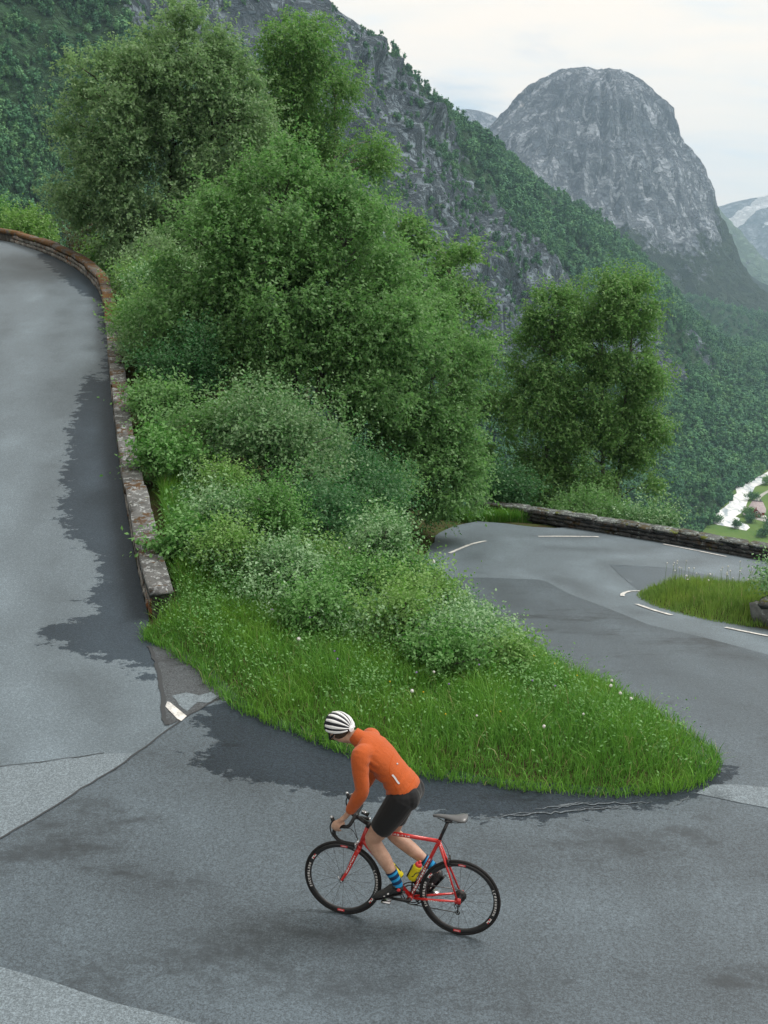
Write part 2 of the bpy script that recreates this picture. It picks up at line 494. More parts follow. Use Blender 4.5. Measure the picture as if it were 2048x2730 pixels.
ISL = [(5.30, 21.7), (5.27, 21.1), (5.33, 20.5), (5.49, 19.79), (5.74, 19.2), (5.99, 18.76), (6.48, 18.2), (6.73, 17.8), (9, 15.6), (13, 12), (17, 7.5), (24, 12), (20, 17), (13, 20.6), (10, 22.2), (8, 22.75), (6.8, 22.9), (5.9, 22.65), (5.45, 22.2)]
SPIT_B = [tuple(p) for p in smooth_line(SPIT_B, 0.5)]
SPIT_F = [tuple(p) for p in smooth_line(SPIT_F, 0.2)]
rj = random.Random(4)
SPIT_F = [(x + rj.uniform(-.035, .035), y + rj.uniform(-.035, .035)) for x, y in SPIT_F]
SPIT_B = [(x + rj.uniform(-.05, .05), y + rj.uniform(-.05, .05)) for x, y in SPIT_B]
WL = smooth_line(WALL_L, 0.3)
WR = smooth_line(WALL_R, 0.3)
LEFT_EDGE = [(-32, 45.5), (-25, 43.5), (-20, 40), (-17, 35), (-15.3, 30), (-13.6, 23), (-12, 15), (-12, 1.5)]
ROAD = [tuple(p) for p in WL[::-1]] + SPIT_F + SPIT_B + [tuple(p) for p in WR] + [(26, 17), (24, 12)] + [(17, 7.5)][::1] + [(17, 1.5)] + LEFT_EDGE[::-1] + [(-32, 54.2)]
LAND = [tuple(p) for p in WL] + [(-32, 54.2)]
WET_L = [(-13.52, 43.48), (-11.41, 39.27), (-10.01, 36.67), (-9.12, 35.49), (-8.53, 33.32), (-8.36, 32.1), (-7.95, 31.4), (-7.03, 27.39), (-6.99, 26.7), (-7.5, 27.75), (-7.39, 26.7), (-7.27, 25.88), (-7.01, 24.67), (-6.94, 23.82), (-6.43, 21.92), (-6.31, 21.02), (-6.22, 20.47), (-5.98, 19.74), (-5.73, 18.59), (-5.4, 17.88), (-5.02, 17.38), (-4.67, 17.05), (-4.35, 15.89), (-4.42, 15.52), (-4.24, 14.95), (-4.18, 14.66), (-4.63, 14.53), (-4.91, 14.41), (-4.6, 13.89), (-4.12, 13.61), (-4.02, 13.33), (-3.82, 13.48), (-3.47, 13.27), (-3.08, 13.08), (-3.13, 12.8), (-2.84, 12.61)] + [(-2.3, 13.6), (-3.0, 15), (-4.6, 20.4), (-6.7, 28), (-8.7, 35.7), (-11, 41), (-13, 44.4)]
WET_F = [(-2.15, 11.99), (-2.17, 11.63), (-1.9, 11.07), (-2.12, 10.75), (-2.08, 10.54), (-1.76, 10.45), (-1.4, 10.22), (-.92, 10.1), (-.32, 9.98), (.28, 9.72), (.91, 9.52), (1.44, 9.56), (1.8, 9.68), (2.4, 9.84), (3.0, 9.98), (3.6, 10.4), (3.8, 10.9), (3.2, 11.4), (1.0, 11), (-.8, 12), (-1.6, 12.6)]

def wet(x, y):
    return np.clip(np.maximum(sdist(x, y, WET_L) * 0.75, sdist(x, y, WET_F)), -1.2, 1.2)

EDGE_LINE = [tuple(p) for p in WL[::-1]] + SPIT_F + SPIT_B
def lane(x, y):
    return np.clip(pdist(x, y, EDGE_LINE, False), 0, 9)
road = sheet('road', ROAD, 0.3, G, 0.0, M['old'], attrs={'wet': wet, 'lane': lane}, kind='structure')
SEAM = [(-3.56, 9.04), (-3.29, 9.53), (-3.0, 10.12), (-2.75, 10.62), (-2.49, 11.28), (-2.31, 11.69), (-2.15, 11.99), (-1.95, 12.35)]
ARC = [(-1.37, 6.66), (-1.63, 6.75), (-1.99, 6.86), (-2.48, 7.07), (-2.94, 7.24), (-4.5, 7.9), (-5.5, 8.2)]
DARK = [(.7, 23.78), (1.19, 23.75), (2.37, 23.76), (3.52, 23.57), (3.67, 23.32), (3.93, 21.73), (4.34, 20.21), (4.74, 18.43), (5.49, 17.13), (6.02, 16.0), (7.5, 13.8), (10, 11), (14, 6.5), (14, 3), (6, 3.8), (1.2, 5.4), (-.4, 6.25)]
NEW = DARK + ARC + [(-5.2, 8.3)] + SEAM
# the part under the grass is left out: the new surfacing follows the verge
NEW = NEW + [(-1.6, 12.2), (-1.1, 11.7), (-.4, 11.15), (.4, 10.75), (1.5, 10.5), (2.5, 10.45), (3.1, 10.7), (3.3, 11.3), (2.95, 12.6), (2.4, 14.3), (2.0, 16.4), (1.5, 19), (1.1, 21.5)]
sheet('asphalt_patch', NEW, 0.25, G, 0.005, M['new'], road, attrs={'wet': wet, 'lane': lane})
sheet('asphalt_patch', [(-4.9, 10.2), (-4.04, 10.45), (-3.5, 10.62), (-3.03, 10.8), (-2.72, 10.8)] + [(-2.8, 10.52), (-3.0, 10.12), (-3.29, 9.53), (-3.56, 9.04), (-5, 8.6)], 0.3, G, 0.005, M['pale'], road)
sheet('asphalt_patch', [(-5.2, 8.05), (-2.95, 7.24), (-2.48, 7.07), (-1.99, 6.86), (-1.63, 6.75), (-1.37, 6.66), (-.3, 6.2), (0, 5), (-5.5, 5)], 0.3, G, 0.010, M['pale'], road)
sheet('asphalt_patch', [(3.22, 10.2), (3.45, 10.40), (3.68, 10.42), (4.02, 10.36), (6.5, 9.8), (6.2, 9.2), (3.87, 9.91), (3.64, 10.0)], 0.3, G, 0.010, M['pale'], road)
sheet('asphalt_patch', [(5.56, 25.67), (5.53, 22.59), (5.7, 21.6), (12, 20.5), (14, 20.8), (11.5, 22.8), (9.04, 24.43), (7.07, 25.76)], 0.4, G, 0.005, M['far'], road)
sheet('asphalt_shoulder', [(-3.17, 13.78), (-2.97, 13.29), (-2.74, 12.48), (-2.56, 11.75), (-2.47, 11.5), (-2.31, 11.69), (-2.15, 11.99), (-1.98, 12.2), (-1.75, 12.25), (-2.2, 13.1), (-2.8, 13.8)], 0.2, G, 0.006, M['shoulder'], road)
sheet('asphalt_patch', [(-2.58, 12.28), (-2.42, 12.38), (-2.25, 12.30), (-2.12, 12.40), (-1.98, 12.24), (-2.12, 12.10), (-2.24, 12.12), (-2.32, 11.86), (-2.44, 12.02), (-2.5, 12.16)], 0.15, G, 0.011, M['pale'], road)
# tarred joints
def strip(name, pts, width, dz, mat, parent, taper=False, jit=0.0, step=0.3):
    P = smooth_line(pts, step); T = np.gradient(P, axis=0); T /= np.linalg.norm(T, axis=1, keepdims=True)
    Nn = np.stack([-T[:, 1], T[:, 0]], 1)
    w = np.full(len(P), width / 2)
    if taper: w = w * np.sin(np.linspace(0.08, 0.92, len(P)) * PI)
    r = np.random.default_rng(int(abs(pts[0][0] * 1000)) + 3)
    off = r.normal(0, 1, len(P)) * jit
    A = P + Nn * (w * (1 + r.normal(0, jit * 8, len(P))))[:, None] + Nn * off[:, None]
    B = P - Nn * w[:, None] + Nn * off[:, None]
    n = len(P); V = np.vstack([B, A]); z = G(V[:, 0], V[:, 1]) + dz
    i = np.arange(n - 1)
    return link(name, mesh_np(name, np.column_stack([V, z]), np.stack([i, i + 1, n + i + 1, n + i], 1)), mat, parent)
strip('tar_joint', SEAM, 0.022, 0.013, M['crack'], road, jit=0.006, step=0.12)
strip('tar_joint', [(-3.17, 13.78), (-2.97, 13.29), (-2.74, 12.48), (-2.60, 11.9), (-2.50, 11.5)], 0.05, 0.011, M['crack'], road, jit=0.012, step=0.1)
strip('tar_joint', [(-4.6, 10.3), (-4.04, 10.45), (-3.5, 10.62), (-3.03, 10.8)], 0.014, 0.012, M['crack'], road, jit=0.006, step=0.1)
for pts, w in (([(1.67, 9.76), (2.02, 9.89), (2.72, 9.97)], .035), ([(.94, 9.55), (1.69, 9.71), (2.47, 9.86)], .04), ([(2.93, 9.91), (3.14, 10.13)], .03), ([(1.5, 9.75), (1.8, 9.86), (2.1, 9.93)], .03), ([(1.9, 9.78), (2.2, 9.85), (2.6, 9.88)], .02), ([(1.2, 9.64), (1.5, 9.70)], .02), ([(1.75, 9.83), (1.95, 9.92)], .05)):
    strip('scrape_mark', pts, w * .5, 0.014, M['scrape'], road, True, 0.012, 0.05)
for pts, w in (([(1.67, 26.64), (2.02, 27.31), (2.38, 27.9), (2.76, 28.27)], .10), ([(4.27, 29.01), (6.0, 29.32)], .10), ([(7.71, 28.93), (8.36, 28.48), (9.15, 27.91)], .10), ([(4.98, 21.6), (5.03, 21.85), (5.15, 22.1), (5.3, 22.29), (5.52, 22.33)], .09), ([(5.04, 20.61), (5.22, 19.89), (5.41, 19.37)], .09), ([(6.04, 18.17), (6.53, 17.44), (7.4, 16.5)], .09), ([(11.2, 26.6), (13, 25.4)], .1)):
    strip('edge_line_dash', pts, w, 0.014, M['paint'], road)
sheet('edge_line_dash', [(-2.60, 12.12), (-2.57, 12.10), (-2.30, 11.73), (-2.34, 11.60), (-2.40, 11.66), (-2.60, 11.98)], 0.1, G, 0.014, M['paint'], road)

# ------------------------------------------------------------------ ground
OUTX = [-60, -34, -26, -20, -16, -13, -11.3, -9.9, -9.1, -6, 1, 3, 5, 7, 8.6, 10.5, 13, 16.5, 21, 40]
OUTY = [58, 55.2, 53.3, 50.4, 47.6, 44.4, 41.8, 39.2, 37.5, 35, 33, 32.2, 31.5, 30.3, 29.5, 28.4, 27.0, 24.9, 22, 18]
def ground_z(x, y):
    x = np.asarray(x, float); y = np.asarray(y, float)
    g = G(x, np.minimum(y, 60))
    # roll-off beyond the outer edge of the roads
    e = y - np.interp(x, OUTX, OUTY)
    g = g - sfp(e - .6, .8) * 0.72 + 0.035 * sfp(e - 120, 20)
    # the cut bank left of the upper road
    le = np.interp(y, [1, 15, 23, 30, 35, 40, 46], [-12, -12, -13.6, -15.3, -17, -20, -32])
    g = g + np.clip(le - .5 - x, 0, 60) * 0.7
    s = sdist(x, y, ROAD)
    isl = sdist(x, y, ISL)
    n = fbm(x * 0.9, y * 0.9, 3, 5) * 0.10 + 0.08
    rise = np.clip(-s / 0.45, 0, 1)
    land = -0.035 + (0.10 + n * np.clip(-s / 2.0, 0, 1)) * rise
    out = np.where(s < 0, land, -0.07)
    ii = -0.035 + 0.20 * np.clip(isl / 0.7, 0, 1)
    out = np.where(isl > 0, ii, out)
    return g + out

def build_ground():
    rr = resample(ROAD, 0.3, True); ii = resample(ISL, 0.3, True)
    pts = [rr, ii]
    for (x0, x1, y0, y1, st, hole) in ((-17, 14, 8, 48, 0.3, None), (-70, 70, -2, 170, 3.0, (-17, 14, 8, 48)), (-420, 420, -60, 700, 26.0, (-70, 70, -2, 170))):
        gx, gy = np.meshgrid(np.arange(x0, x1 + st / 2, st), np.arange(y0, y1 + st / 2, st))
        gx = gx.ravel(); gy = gy.ravel()
        if hole:
            k = ~((gx > hole[0] - .01) & (gx < hole[1] + .01) & (gy > hole[2] - .01) & (gy < hole[3] + .01))
            gx = gx[k]; gy = gy[k]
        if st < 1:
            k = (pdist(gx, gy, ROAD) > 0.12) & (pdist(gx, gy, ISL) > 0.12)
            gx = gx[k]; gy = gy[k]
        pts.append(np.stack([gx, gy], 1))
    P = np.vstack(pts)
    n1 = len(rr); n2 = len(ii)
    ed = [(i, (i + 1) % n1) for i in range(n1)] + [(n1 + i, n1 + (i + 1) % n2) for i in range(n2)]
    r = delaunay_2d_cdt([Vector(p) for p in P], ed, [], 0, 1e-5)
    V = np.array([v[:] for v in r[0]]); F = np.array(r[2])
    z = np.maximum(ground_z(V[:, 0], V[:, 1]), -185)
    return mesh_np('ground', np.column_stack([V, z]), F, True)

def soilmat():
    m, T = new_mat('soil_and_litter')
    tc = T.n('ShaderNodeTexCoord').outputs['Object']
    a = T.noise(tc, 2.2, 6.0, 0.65); b = T.noise(tc, 26.0, 4.0, 0.6)
    c = T.mix(T.step(a, 0.35, 0.65), (0.045, 0.035, 0.02), (0.05, 0.085, 0.02))
    c = T.mix(T.math('MULTIPLY', T.step(b, 0.4, 0.7), 0.6), c, (0.10, 0.085, 0.045))
    finish(T, bsdf(T, c, 0.95, 0.1, 0, bump(T, T.math('ADD', a, b), 0.8, 0.04)))
    return m
M['soil'] = soilmat()
ground = link('ground', build_ground(), M['soil'], kind='structure')

# ------------------------------------------------------------------ walls
def rough_box(name, sx, sy, sz, jit, seed, rnd=0.16):
    """irregular block with softened corners, 26 vertices, base at z=0"""
    r = np.random.default_rng(seed)
    g = np.array([[i, j, k] for i in (-1, 0, 1) for j in (-1, 0, 1) for k in (-1, 0, 1)], float)
    idx = {tuple(p): n for n, p in enumerate(g.astype(int))}
    v = g.copy()
    nrm = np.abs(g).sum(1)
    v[nrm == 3] *= 1 - rnd; v[nrm == 2] *= 1 - rnd * 0.35
    v += r.normal(0, jit, v.shape)
    v = v * np.array([sx, sy, sz]) / 2 + np.array([0, 0, sz / 2])
    q = []
    for ax in range(3):
        o = [a for a in range(3) if a != ax]
        for s in (-1, 1):
            for a in (-1, 0):
                for b in (-1, 0):
                    c = []
                    for da, db in ((0, 0), (1, 0), (1, 1), (0, 1)):
                        p = [0, 0, 0]; p[ax] = s; p[o[0]] = a + da; p[o[1]] = b + db; c.append(idx[tuple(p)])
                    if (s > 0) == (ax == 1): c = c[::-1]
                    q.append(c)
    used = sorted({i for f in q for i in f}); mp = {u: k for k, u in enumerate(used)}
    return mesh_np(name, v[used], np.array([[mp[i] for i in f] for f in q]), True)

def along(line):
    """arc-length parameterisation of a 2-D line: f(s) -> point, tangent"""
    P = np.asarray(line, float); d = np.r_[0, np.cumsum(np.linalg.norm(np.diff(P, axis=0), axis=1))]
    def f(s):
        p = np.array([np.interp(s, d, P[:, 0]), np.interp(s, d, P[:, 1])])
        a = np.array([np.interp(s - .3, d, P[:, 0]), np.interp(s - .3, d, P[:, 1])]); b = np.array([np.interp(s + .3, d, P[:, 0]), np.interp(s + .3, d, P[:, 1])])
        t = (b - a) / (np.linalg.norm(b - a) + 1e-9)
        return p, t
    return f, d[-1]

def core(name, line, off0, off1, z0, z1, mat, parent, zf=G):
    """mortar core of a wall between two offsets to the right of the line"""
    P = np.asarray(line, float); T = np.gradient(P, axis=0); T /= np.linalg.norm(T, axis=1, keepdims=True)
    Rr = np.stack([T[:, 1], -T[:, 0]], 1)
    zb = zf(P[:, 0], P[:, 1]); n = len(P)
    rows = []
    for o, h in ((off0, z0), (off0, z1), (off1, z1), (off1, z0 - 0.5)):
        q = P + Rr * o; rows.append(np.column_stack([q, zb + h]))
    V = np.vstack(rows); i = np.arange(n - 1); Q = []
    for a in range(4):
        b = (a + 1) % 4
        Q.append(np.stack([a * n + i, b * n + i, b * n + i + 1, a * n + i + 1], 1))
    Q.append(np.array([[0, n, 2 * n, 3 * n], [n - 1, 4 * n - 1, 3 * n - 1, 2 * n - 1]]))
    return link(name, mesh_np(name, V, np.vstack(Q)), mat, parent)

rw = random.Random(11)
# upper wall along the left road: stones on both faces, rough coping slabs on top
f, LEN = along(WL)
p0, _ = f(0)
wl = empty('stone_wall', (p0[0], p0[1], float(G(p0[0], p0[1]))), 'low mossy stone wall with coping curving along the upper road on the left', 'wall')
base = Vector(wl.location)
def put(name, me, mat, parent, x, y, z, ang, sc=(1, 1, 1), slope=0.0):
    o = bpy.data.objects.new(name, me); col.objects.link(o)
    if not me.materials: me.materials.append(mat)
    o.parent = parent
    o.location = (x - parent.location.x, y - parent.location.y, z - parent.location.z)
    o.rotation_euler = (0, -slope, ang); o.scale = sc
    return o
WH, WT = 0.42, 0.34
c = core('wall_core', WL, 0.05, WT - 0.05, -0.1, WH - 0.08, M['wall_core'], wl)
c.location = (-base.x, -base.y, -base.z)
slabs = [rough_box('coping_stone', 1, 1, 1, 0.045, 40 + i, 0.09) for i in range(7)]
for me in slabs: me.materials.append(M['wall_cap'])
slabs2 = [me.copy() for me in slabs]
for me in slabs2: me.materials.clear(); me.materials.append(M['wall_cap_far'])
stones = [rough_box('stone', 1, 1, 1, 0.07, 60 + i, 0.2) for i in range(8)]
for me in stones: me.materials.append(M['wall_face'])
s = 0.0
while s < LEN - 0.5:
    L = rw.uniform(1.1, 2.3)
    p, t = f(s + L / 2); rgt = np.array([t[1], -t[0]])
    q = p + rgt * (WT / 2 + rw.uniform(-.012, .012))
    sl = float(G(*(p + t * .3)) - G(*(p - t * .3))) / .6
    put('coping_stone', rw.choice(slabs if s + rw.uniform(-4, 4) < 15 else slabs2), None, wl, q[0], q[1], float(G(p[0], p[1])) + WH - 0.14 + rw.uniform(-.012, .012), math.atan2(t[1], t[0]) + rw.uniform(-.02, .02), (L * 1.0, WT + rw.uniform(0, .05), 0.17 + rw.uniform(0, .03)), math.atan(sl))
    s += L * 0.985
for side in (0, 1):
    for row in range(2):
        s = rw.uniform(0, .2)
        while s < min(LEN, 34 if side == 0 else 12):
            L = rw.uniform(0.22, 0.5)
            p, t = f(s + L / 2); rgt = np.array([t[1], -t[0]])
            q = p + rgt * (0.075 if side == 0 else WT - 0.075)
            sl = float(G(*(p + t * .3)) - G(*(p - t * .3))) / .6
            put('stone', rw.choice(stones), None, wl, q[0], q[1], float(G(p[0], p[1])) - 0.03 + row * 0.165 - 0.18 * side * (1 - row), math.atan2(t[1], t[0]) + rw.uniform(-.04, .04), (L * 0.97, 0.15 + rw.uniform(-.02, .02), 0.16 + 0.18 * side * (1 - row)), math.atan(sl))
            s += L

# lower wall beyond the second hairpin: two courses of dark stones and a rough top
def stone_run(root, line, s0, s1, H, T, courses, mats, seed, Lr=(0.25, 0.55), top=True, capmat=None, caph=0.15):
    r = random.Random(seed)
    f, LEN = along(line)
    s1 = min(s1, LEN)
    bank = [rough_box('stone', 1, 1, 1, 0.10, seed * 31 + i, 0.13) for i in range(9)]
    for me in bank: me.materials.append(mats)
    caps = [rough_box('coping_stone', 1, 1, 1, 0.09, seed * 37 + i, 0.12) for i in range(6)]
    for me in caps: me.materials.append(capmat or mats)
    hc = H / courses
    for row in range(courses):
        s = s0 + r.uniform(-.15, 0)
        while s < s1:
            L = r.uniform(*Lr)
            p, t = f(s + L / 2); rgt = np.array([t[1], -t[0]])
            q = p + rgt * (-0.11 + r.uniform(-.02, .02))
            sl = float(G(*(p + t * .3)) - G(*(p - t * .3))) / .6
            put('stone', r.choice(bank), None, root, q[0], q[1], float(G(p[0], p[1])) - .03 + row * hc, math.atan2(t[1], t[0]) + r.uniform(-.05, .05), (L * 1.06, .24, hc * r.uniform(1.0, 1.2)), math.atan(sl))
            s += L
    s = s0
    while s < s1:
        L = r.uniform(0.4, 0.9)
        p, t = f(s + L / 2); rgt = np.array([t[1], -t[0]])
        q = p - rgt * T / 2
        sl = float(G(*(p + t * .3)) - G(*(p - t * .3))) / .6
        put('coping_stone', r.choice(caps), None, root, q[0], q[1], float(G(p[0], p[1])) + H - .06 + r.uniform(-.02, .02), math.atan2(t[1], t[0]) + r.uniform(-.06, .06), (L * 1.0, T + r.uniform(-.03, .06), caph), math.atan(sl))
        s += L
M['wall_cap_grey'] = stonemat('wall_cap_grey', (0.10, 0.11, 0.11), (0.05, 0.04, 0.02), 0.45, (0.30, 0.35, 0.34), 0.62, 0.45, 21.0)
p0 = WALL_R[0]
wr = empty('stone_wall', (p0[0], p0[1], float(G(*p0))), 'dark dry-stone wall along the outer edge of the lower hairpin', 'wall')
WR2 = np.vstack([smooth_line([(2.7, 32.6), (3.6, 32.0), (4.5, 31.3), (5.31, 30.62)], .3)[:-1], WR])
c = core('wall_core', WR2, -0.36, -0.12, -0.1, 0.24, M['wall_core'], wr)
c.location = -wr.location
stone_run(wr, WR2, 0.0, 15.0, 0.34, 0.42, 3, M['wall_dark'], 3, (0.2, 0.42), capmat=M['wall_cap_grey'], caph=0.10)
# short wall end beside the grass island
WI = np.array([(6.62, 18.30), (7.6, 17.25), (9.2, 15.6)])
wi = empty('stone_wall', (6.6, 18.3, float(G(6.6, 18.3))), 'blunt grey end of a stone wall beside the grass island, cut by the right frame edge', 'wall')
M['wall_block'] = stonemat('wall_block', (0.17, 0.18, 0.18), (0.06, 0.035, 0.02), 0.45, (0.33, 0.36, 0.36), 0.45, 0.1, 14.0)
WIr = smooth_line(WI, .3)
c = core('wall_core', WIr, -0.62, -0.1, -0.1, 0.40, M['wall_core'], wi)
c.location = -wi.location
stone_run(wi, WIr, 0.0, 3.2, 0.42, 0.66, 1, M['wall_block'], 8, (0.7, 1.0), capmat=M['wall_cap_grey'])
for k in range(2):
    put('stone', rough_box('stone', 1, 1, 1, .07, 700 + k, .2), M['wall_dark'], wi, 6.80 + .22 * k, 18.47 + .16 * k, float(G(6.8, 18.4)) - .05, math.radians(-47), (.2, .34, .46))

# ------------------------------------------------------------------ mountains
def rockmat(name, lo, hi, green1, green2, snow=False, sc=1.0, strata=0.5):
    """rock with cracks and weathering streaks; 'veg' and 'snow' are mesh attributes"""
    m, T = new_mat(name)
    tc = T.mapping(T.n('ShaderNodeTexCoord').outputs['Object'], (sc, sc, sc))
    a = T.noise(tc, 0.014, 8.0, 0.68)
    st = T.noise(T.mapping(tc, (1, 1, 0.16)), 0.085, 8.0, 0.70, 0.5)
    jt = T.noise(T.mapping(tc, (0.4, 0.4, 1.5), (0.5, 0.35, 0)), 0.12, 7.0, 0.68, 0.4)
    c = T.mix(T.step(st, 0.40, 0.60), lo, hi)
    c = T.mix(T.math('MULTIPLY', T.step(a, 0.44, 0.66), 0.7), c, tuple(k * 0.6 for k in lo))
    pale = T.step(T.noise(T.mapping(tc, (1, 1, 0.12)), 0.04, 7.0, 0.62, 0.6), 0.56, 0.68)
    c = T.mix(T.math('MULTIPLY', pale, 0.5), c, tuple(min(1, k * 1.3) for k in hi))
    def lines(v, lo_, hi_):
        return T.math('SUBTRACT', 1.0, T.step(T.math('ABSOLUTE', T.math('SUBTRACT', v, 0.5)), lo_, hi_))
    ck = T.math('MAXIMUM', lines(st, 0.0, 0.035), T.math('MULTIPLY', lines(jt, 0.0, 0.03), 0.7))
    ck2 = lines(T.noise(T.mapping(tc, (1, 1, .45), (.2, .1, .4)), 0.025, 6.0, 0.6, 0.8), 0.0, 0.03)
    ck = T.math('MAXIMUM', ck, ck2)
    c = T.mix(T.math('MULTIPLY', ck, 0.6), c, tuple(k * 0.42 for k in lo))
    veg = T.n('ShaderNodeAttribute', attribute_name='veg').outputs['Fac']
    vn = T.math('ADD', T.math('MULTIPLY', T.noise(tc, 0.035, 7.0, 0.68), 0.7), T.math('MULTIPLY', T.noise(tc, 0.2, 4.0, 0.6), 0.3))
    k = T.step(T.math('ADD', veg, T.math('MULTIPLY', T.math('SUBTRACT', vn, 0.5), 1.7)), 0.40, 0.56)
    g = T.mix(T.noise(tc, 0.13, 5.0, 0.65), green1, green2)
    c = T.mix(k, c, g)
    if snow:
        s = T.n('ShaderNodeAttribute', attribute_name='snow').outputs['Fac']
        c = T.mix(T.step(T.math('ADD', s, T.math('MULTIPLY', T.math('SUBTRACT', T.noise(tc, 0.03, 6.0, 0.6), 0.5), 1.0)), 0.48, 0.56), c, (0.78, 0.80, 0.83))
    h = T.math('SUBTRACT', T.math('ADD', st, T.math('MULTIPLY', vn, 0.8)), T.math('MULTIPLY', ck, 0.35))
    finish(T, bsdf(T, c, 0.92, 0.15, 0, bump(T, h, 1.0, 9.0 / sc * strata)))
    return m

def displace(A, h):
    """move a grid of points along its own normals"""
    du = np.gradient(A, axis=0); dv = np.gradient(A, axis=1)
    n = np.cross(du, dv); n /= np.linalg.norm(n, axis=-1, keepdims=True) + 1e-9
    n = n * np.where(n[..., 2:3] < 0, -1, 1)
    return A + n * h[..., None]

# the near mountainside: stations of (foot, ridge), from beyond the left frame edge to its end in the valley
FOOT = np.array([(-420, 120, -30), (-300, 200, -45), (-190, 270, -62), (-120, 330, -78), (-55, 390, -100), (10, 430, -112), (62, 470, -128), (110, 520, -145), (160, 590, -160), (200, 655, -169.6), (243, 742, -171), (262, 780, -171), (305, 845, -171), (400, 1000, -171), (560, 1300, -171), (800, 1650, -171)], float)
RIDGE = np.array([(-900, 480, 420), (-620, 560, 380), (-380, 640, 330), (-190, 730, 262), (-24, 820, 167.4), (7.1, 880, 150.3), (50.1, 960, 122.4), (96.8, 1040, 102.4), (150.6, 1120, 71), (230.4, 1220, 43.6), (287.6, 1290, 9.7), (343, 1350, -33.4), (381.5, 1400, -75.2), (455, 1490, -118), (620, 1720, -150), (850, 1950, -165)], float)
NU, NV = 270, 165
uu = np.linspace(0, len(FOOT) - 1, NU)
def station(A):
    return np.stack([np.interp(uu, np.arange(len(A)), A[:, k]) for k in range(3)], 1)
def sm(A, n=5):
    B = A.copy()
    for _ in range(n):
        B[1:-1] = (B[:-2] + 2 * B[1:-1] + B[2:]) / 4
    return B
Fo, Ri = sm(station(FOOT)), sm(station(RIDGE))
vv = np.linspace(-0.03, 1.35, NV)
U, Vv = np.meshgrid(uu, vv, indexing='ij')
vc = np.clip(Vv, 0, 1)
hz = np.interp(vc, [0, .15, .4, .55, .75, .9, 1], [0, .10, .33, .53, .72, .90, 1.0])       # steps of cliff and ledge
A = Fo[:, None] + (Ri - Fo)[:, None] * vc[..., None]
A[..., 2] = Fo[:, None, 2] + (Ri - Fo)[:, None, 2] * hz
over = np.clip(Vv - 1, 0, 1)
A[..., 1] += over * 900; A[..., 0] += over * 120; A[..., 2] -= over * over * 500 + over * 40
A[..., 2] -= np.clip(-Vv, 0, 1) * 600 + 12.0 * np.clip((Vv - .75) * 4, 0, 1)
dist = np.hypot(A[..., 0], A[..., 1])
big = fbm(A[..., 0] / 95, (A[..., 1] + 0.8 * A[..., 2]) / 130, 5, 3)
ribs = fbm(A[..., 0] / 30 + 3, A[..., 2] / 75 + A[..., 1] / 160, 5, 9, 0.55, True)
def gauss(u0, su, v0, sv):
    return np.exp(-((U - u0) / su) ** 2 - ((Vv - v0) / sv) ** 2)
# rock: upper cliff left, slanting crag band in the middle, small crags low on the right
rock = 1.35 * gauss(4.0, 2.0, .84, .20) + 1.25 * gauss(5.8, 1.3, .56, .14) + 1.05 * gauss(7.6, 1.4, .48, .125) + .8 * gauss(9.4, 1.3, .44, .12) + .6 * gauss(11.2, 1.0, .55, .15) + .9 * gauss(2.6, .9, .97, .10) + .55 * gauss(10.2, .5, .14, .04) + .4 * gauss(11.8, .35, .17, .03)
rock = rock + 0.55 * fbm(A[..., 0] / 55, A[..., 1] / 80 + A[..., 2] / 60, 4, 21)
fade = np.clip(Vv * 6, 0, 1) * np.clip(1.3 - over * 3, 0, 1)
amp = (11 * big + (5 + 13 * np.clip(rock, 0, 1)) * ribs) * fade * np.where(Vv > .93, np.clip((1.0 - Vv) * 14, 0.3, 1), 1)
A = displace(A, amp)
veg = np.clip(0.95 - 0.85 * rock, 0, 1)
i = np.arange(NU - 1)[:, None]; j = np.arange(NV - 1)[None]
Q = np.stack([i * NV + j, (i + 1) * NV + j, (i + 1) * NV + j + 1, i * NV + j + 1], -1).reshape(-1, 4)
M['rock'] = rockmat('mountain_rock', (0.058, 0.084, 0.104), (0.190, 0.242, 0.282), (0.022, 0.066, 0.032), (0.045, 0.100, 0.040))
mountain_mesh = mesh_np('mountain', A.reshape(-1, 3), Q, True, {'veg': veg.ravel()})
link('mountain', mountain_mesh, M['rock'], kind='structure')
MA, MROCK = A, rock

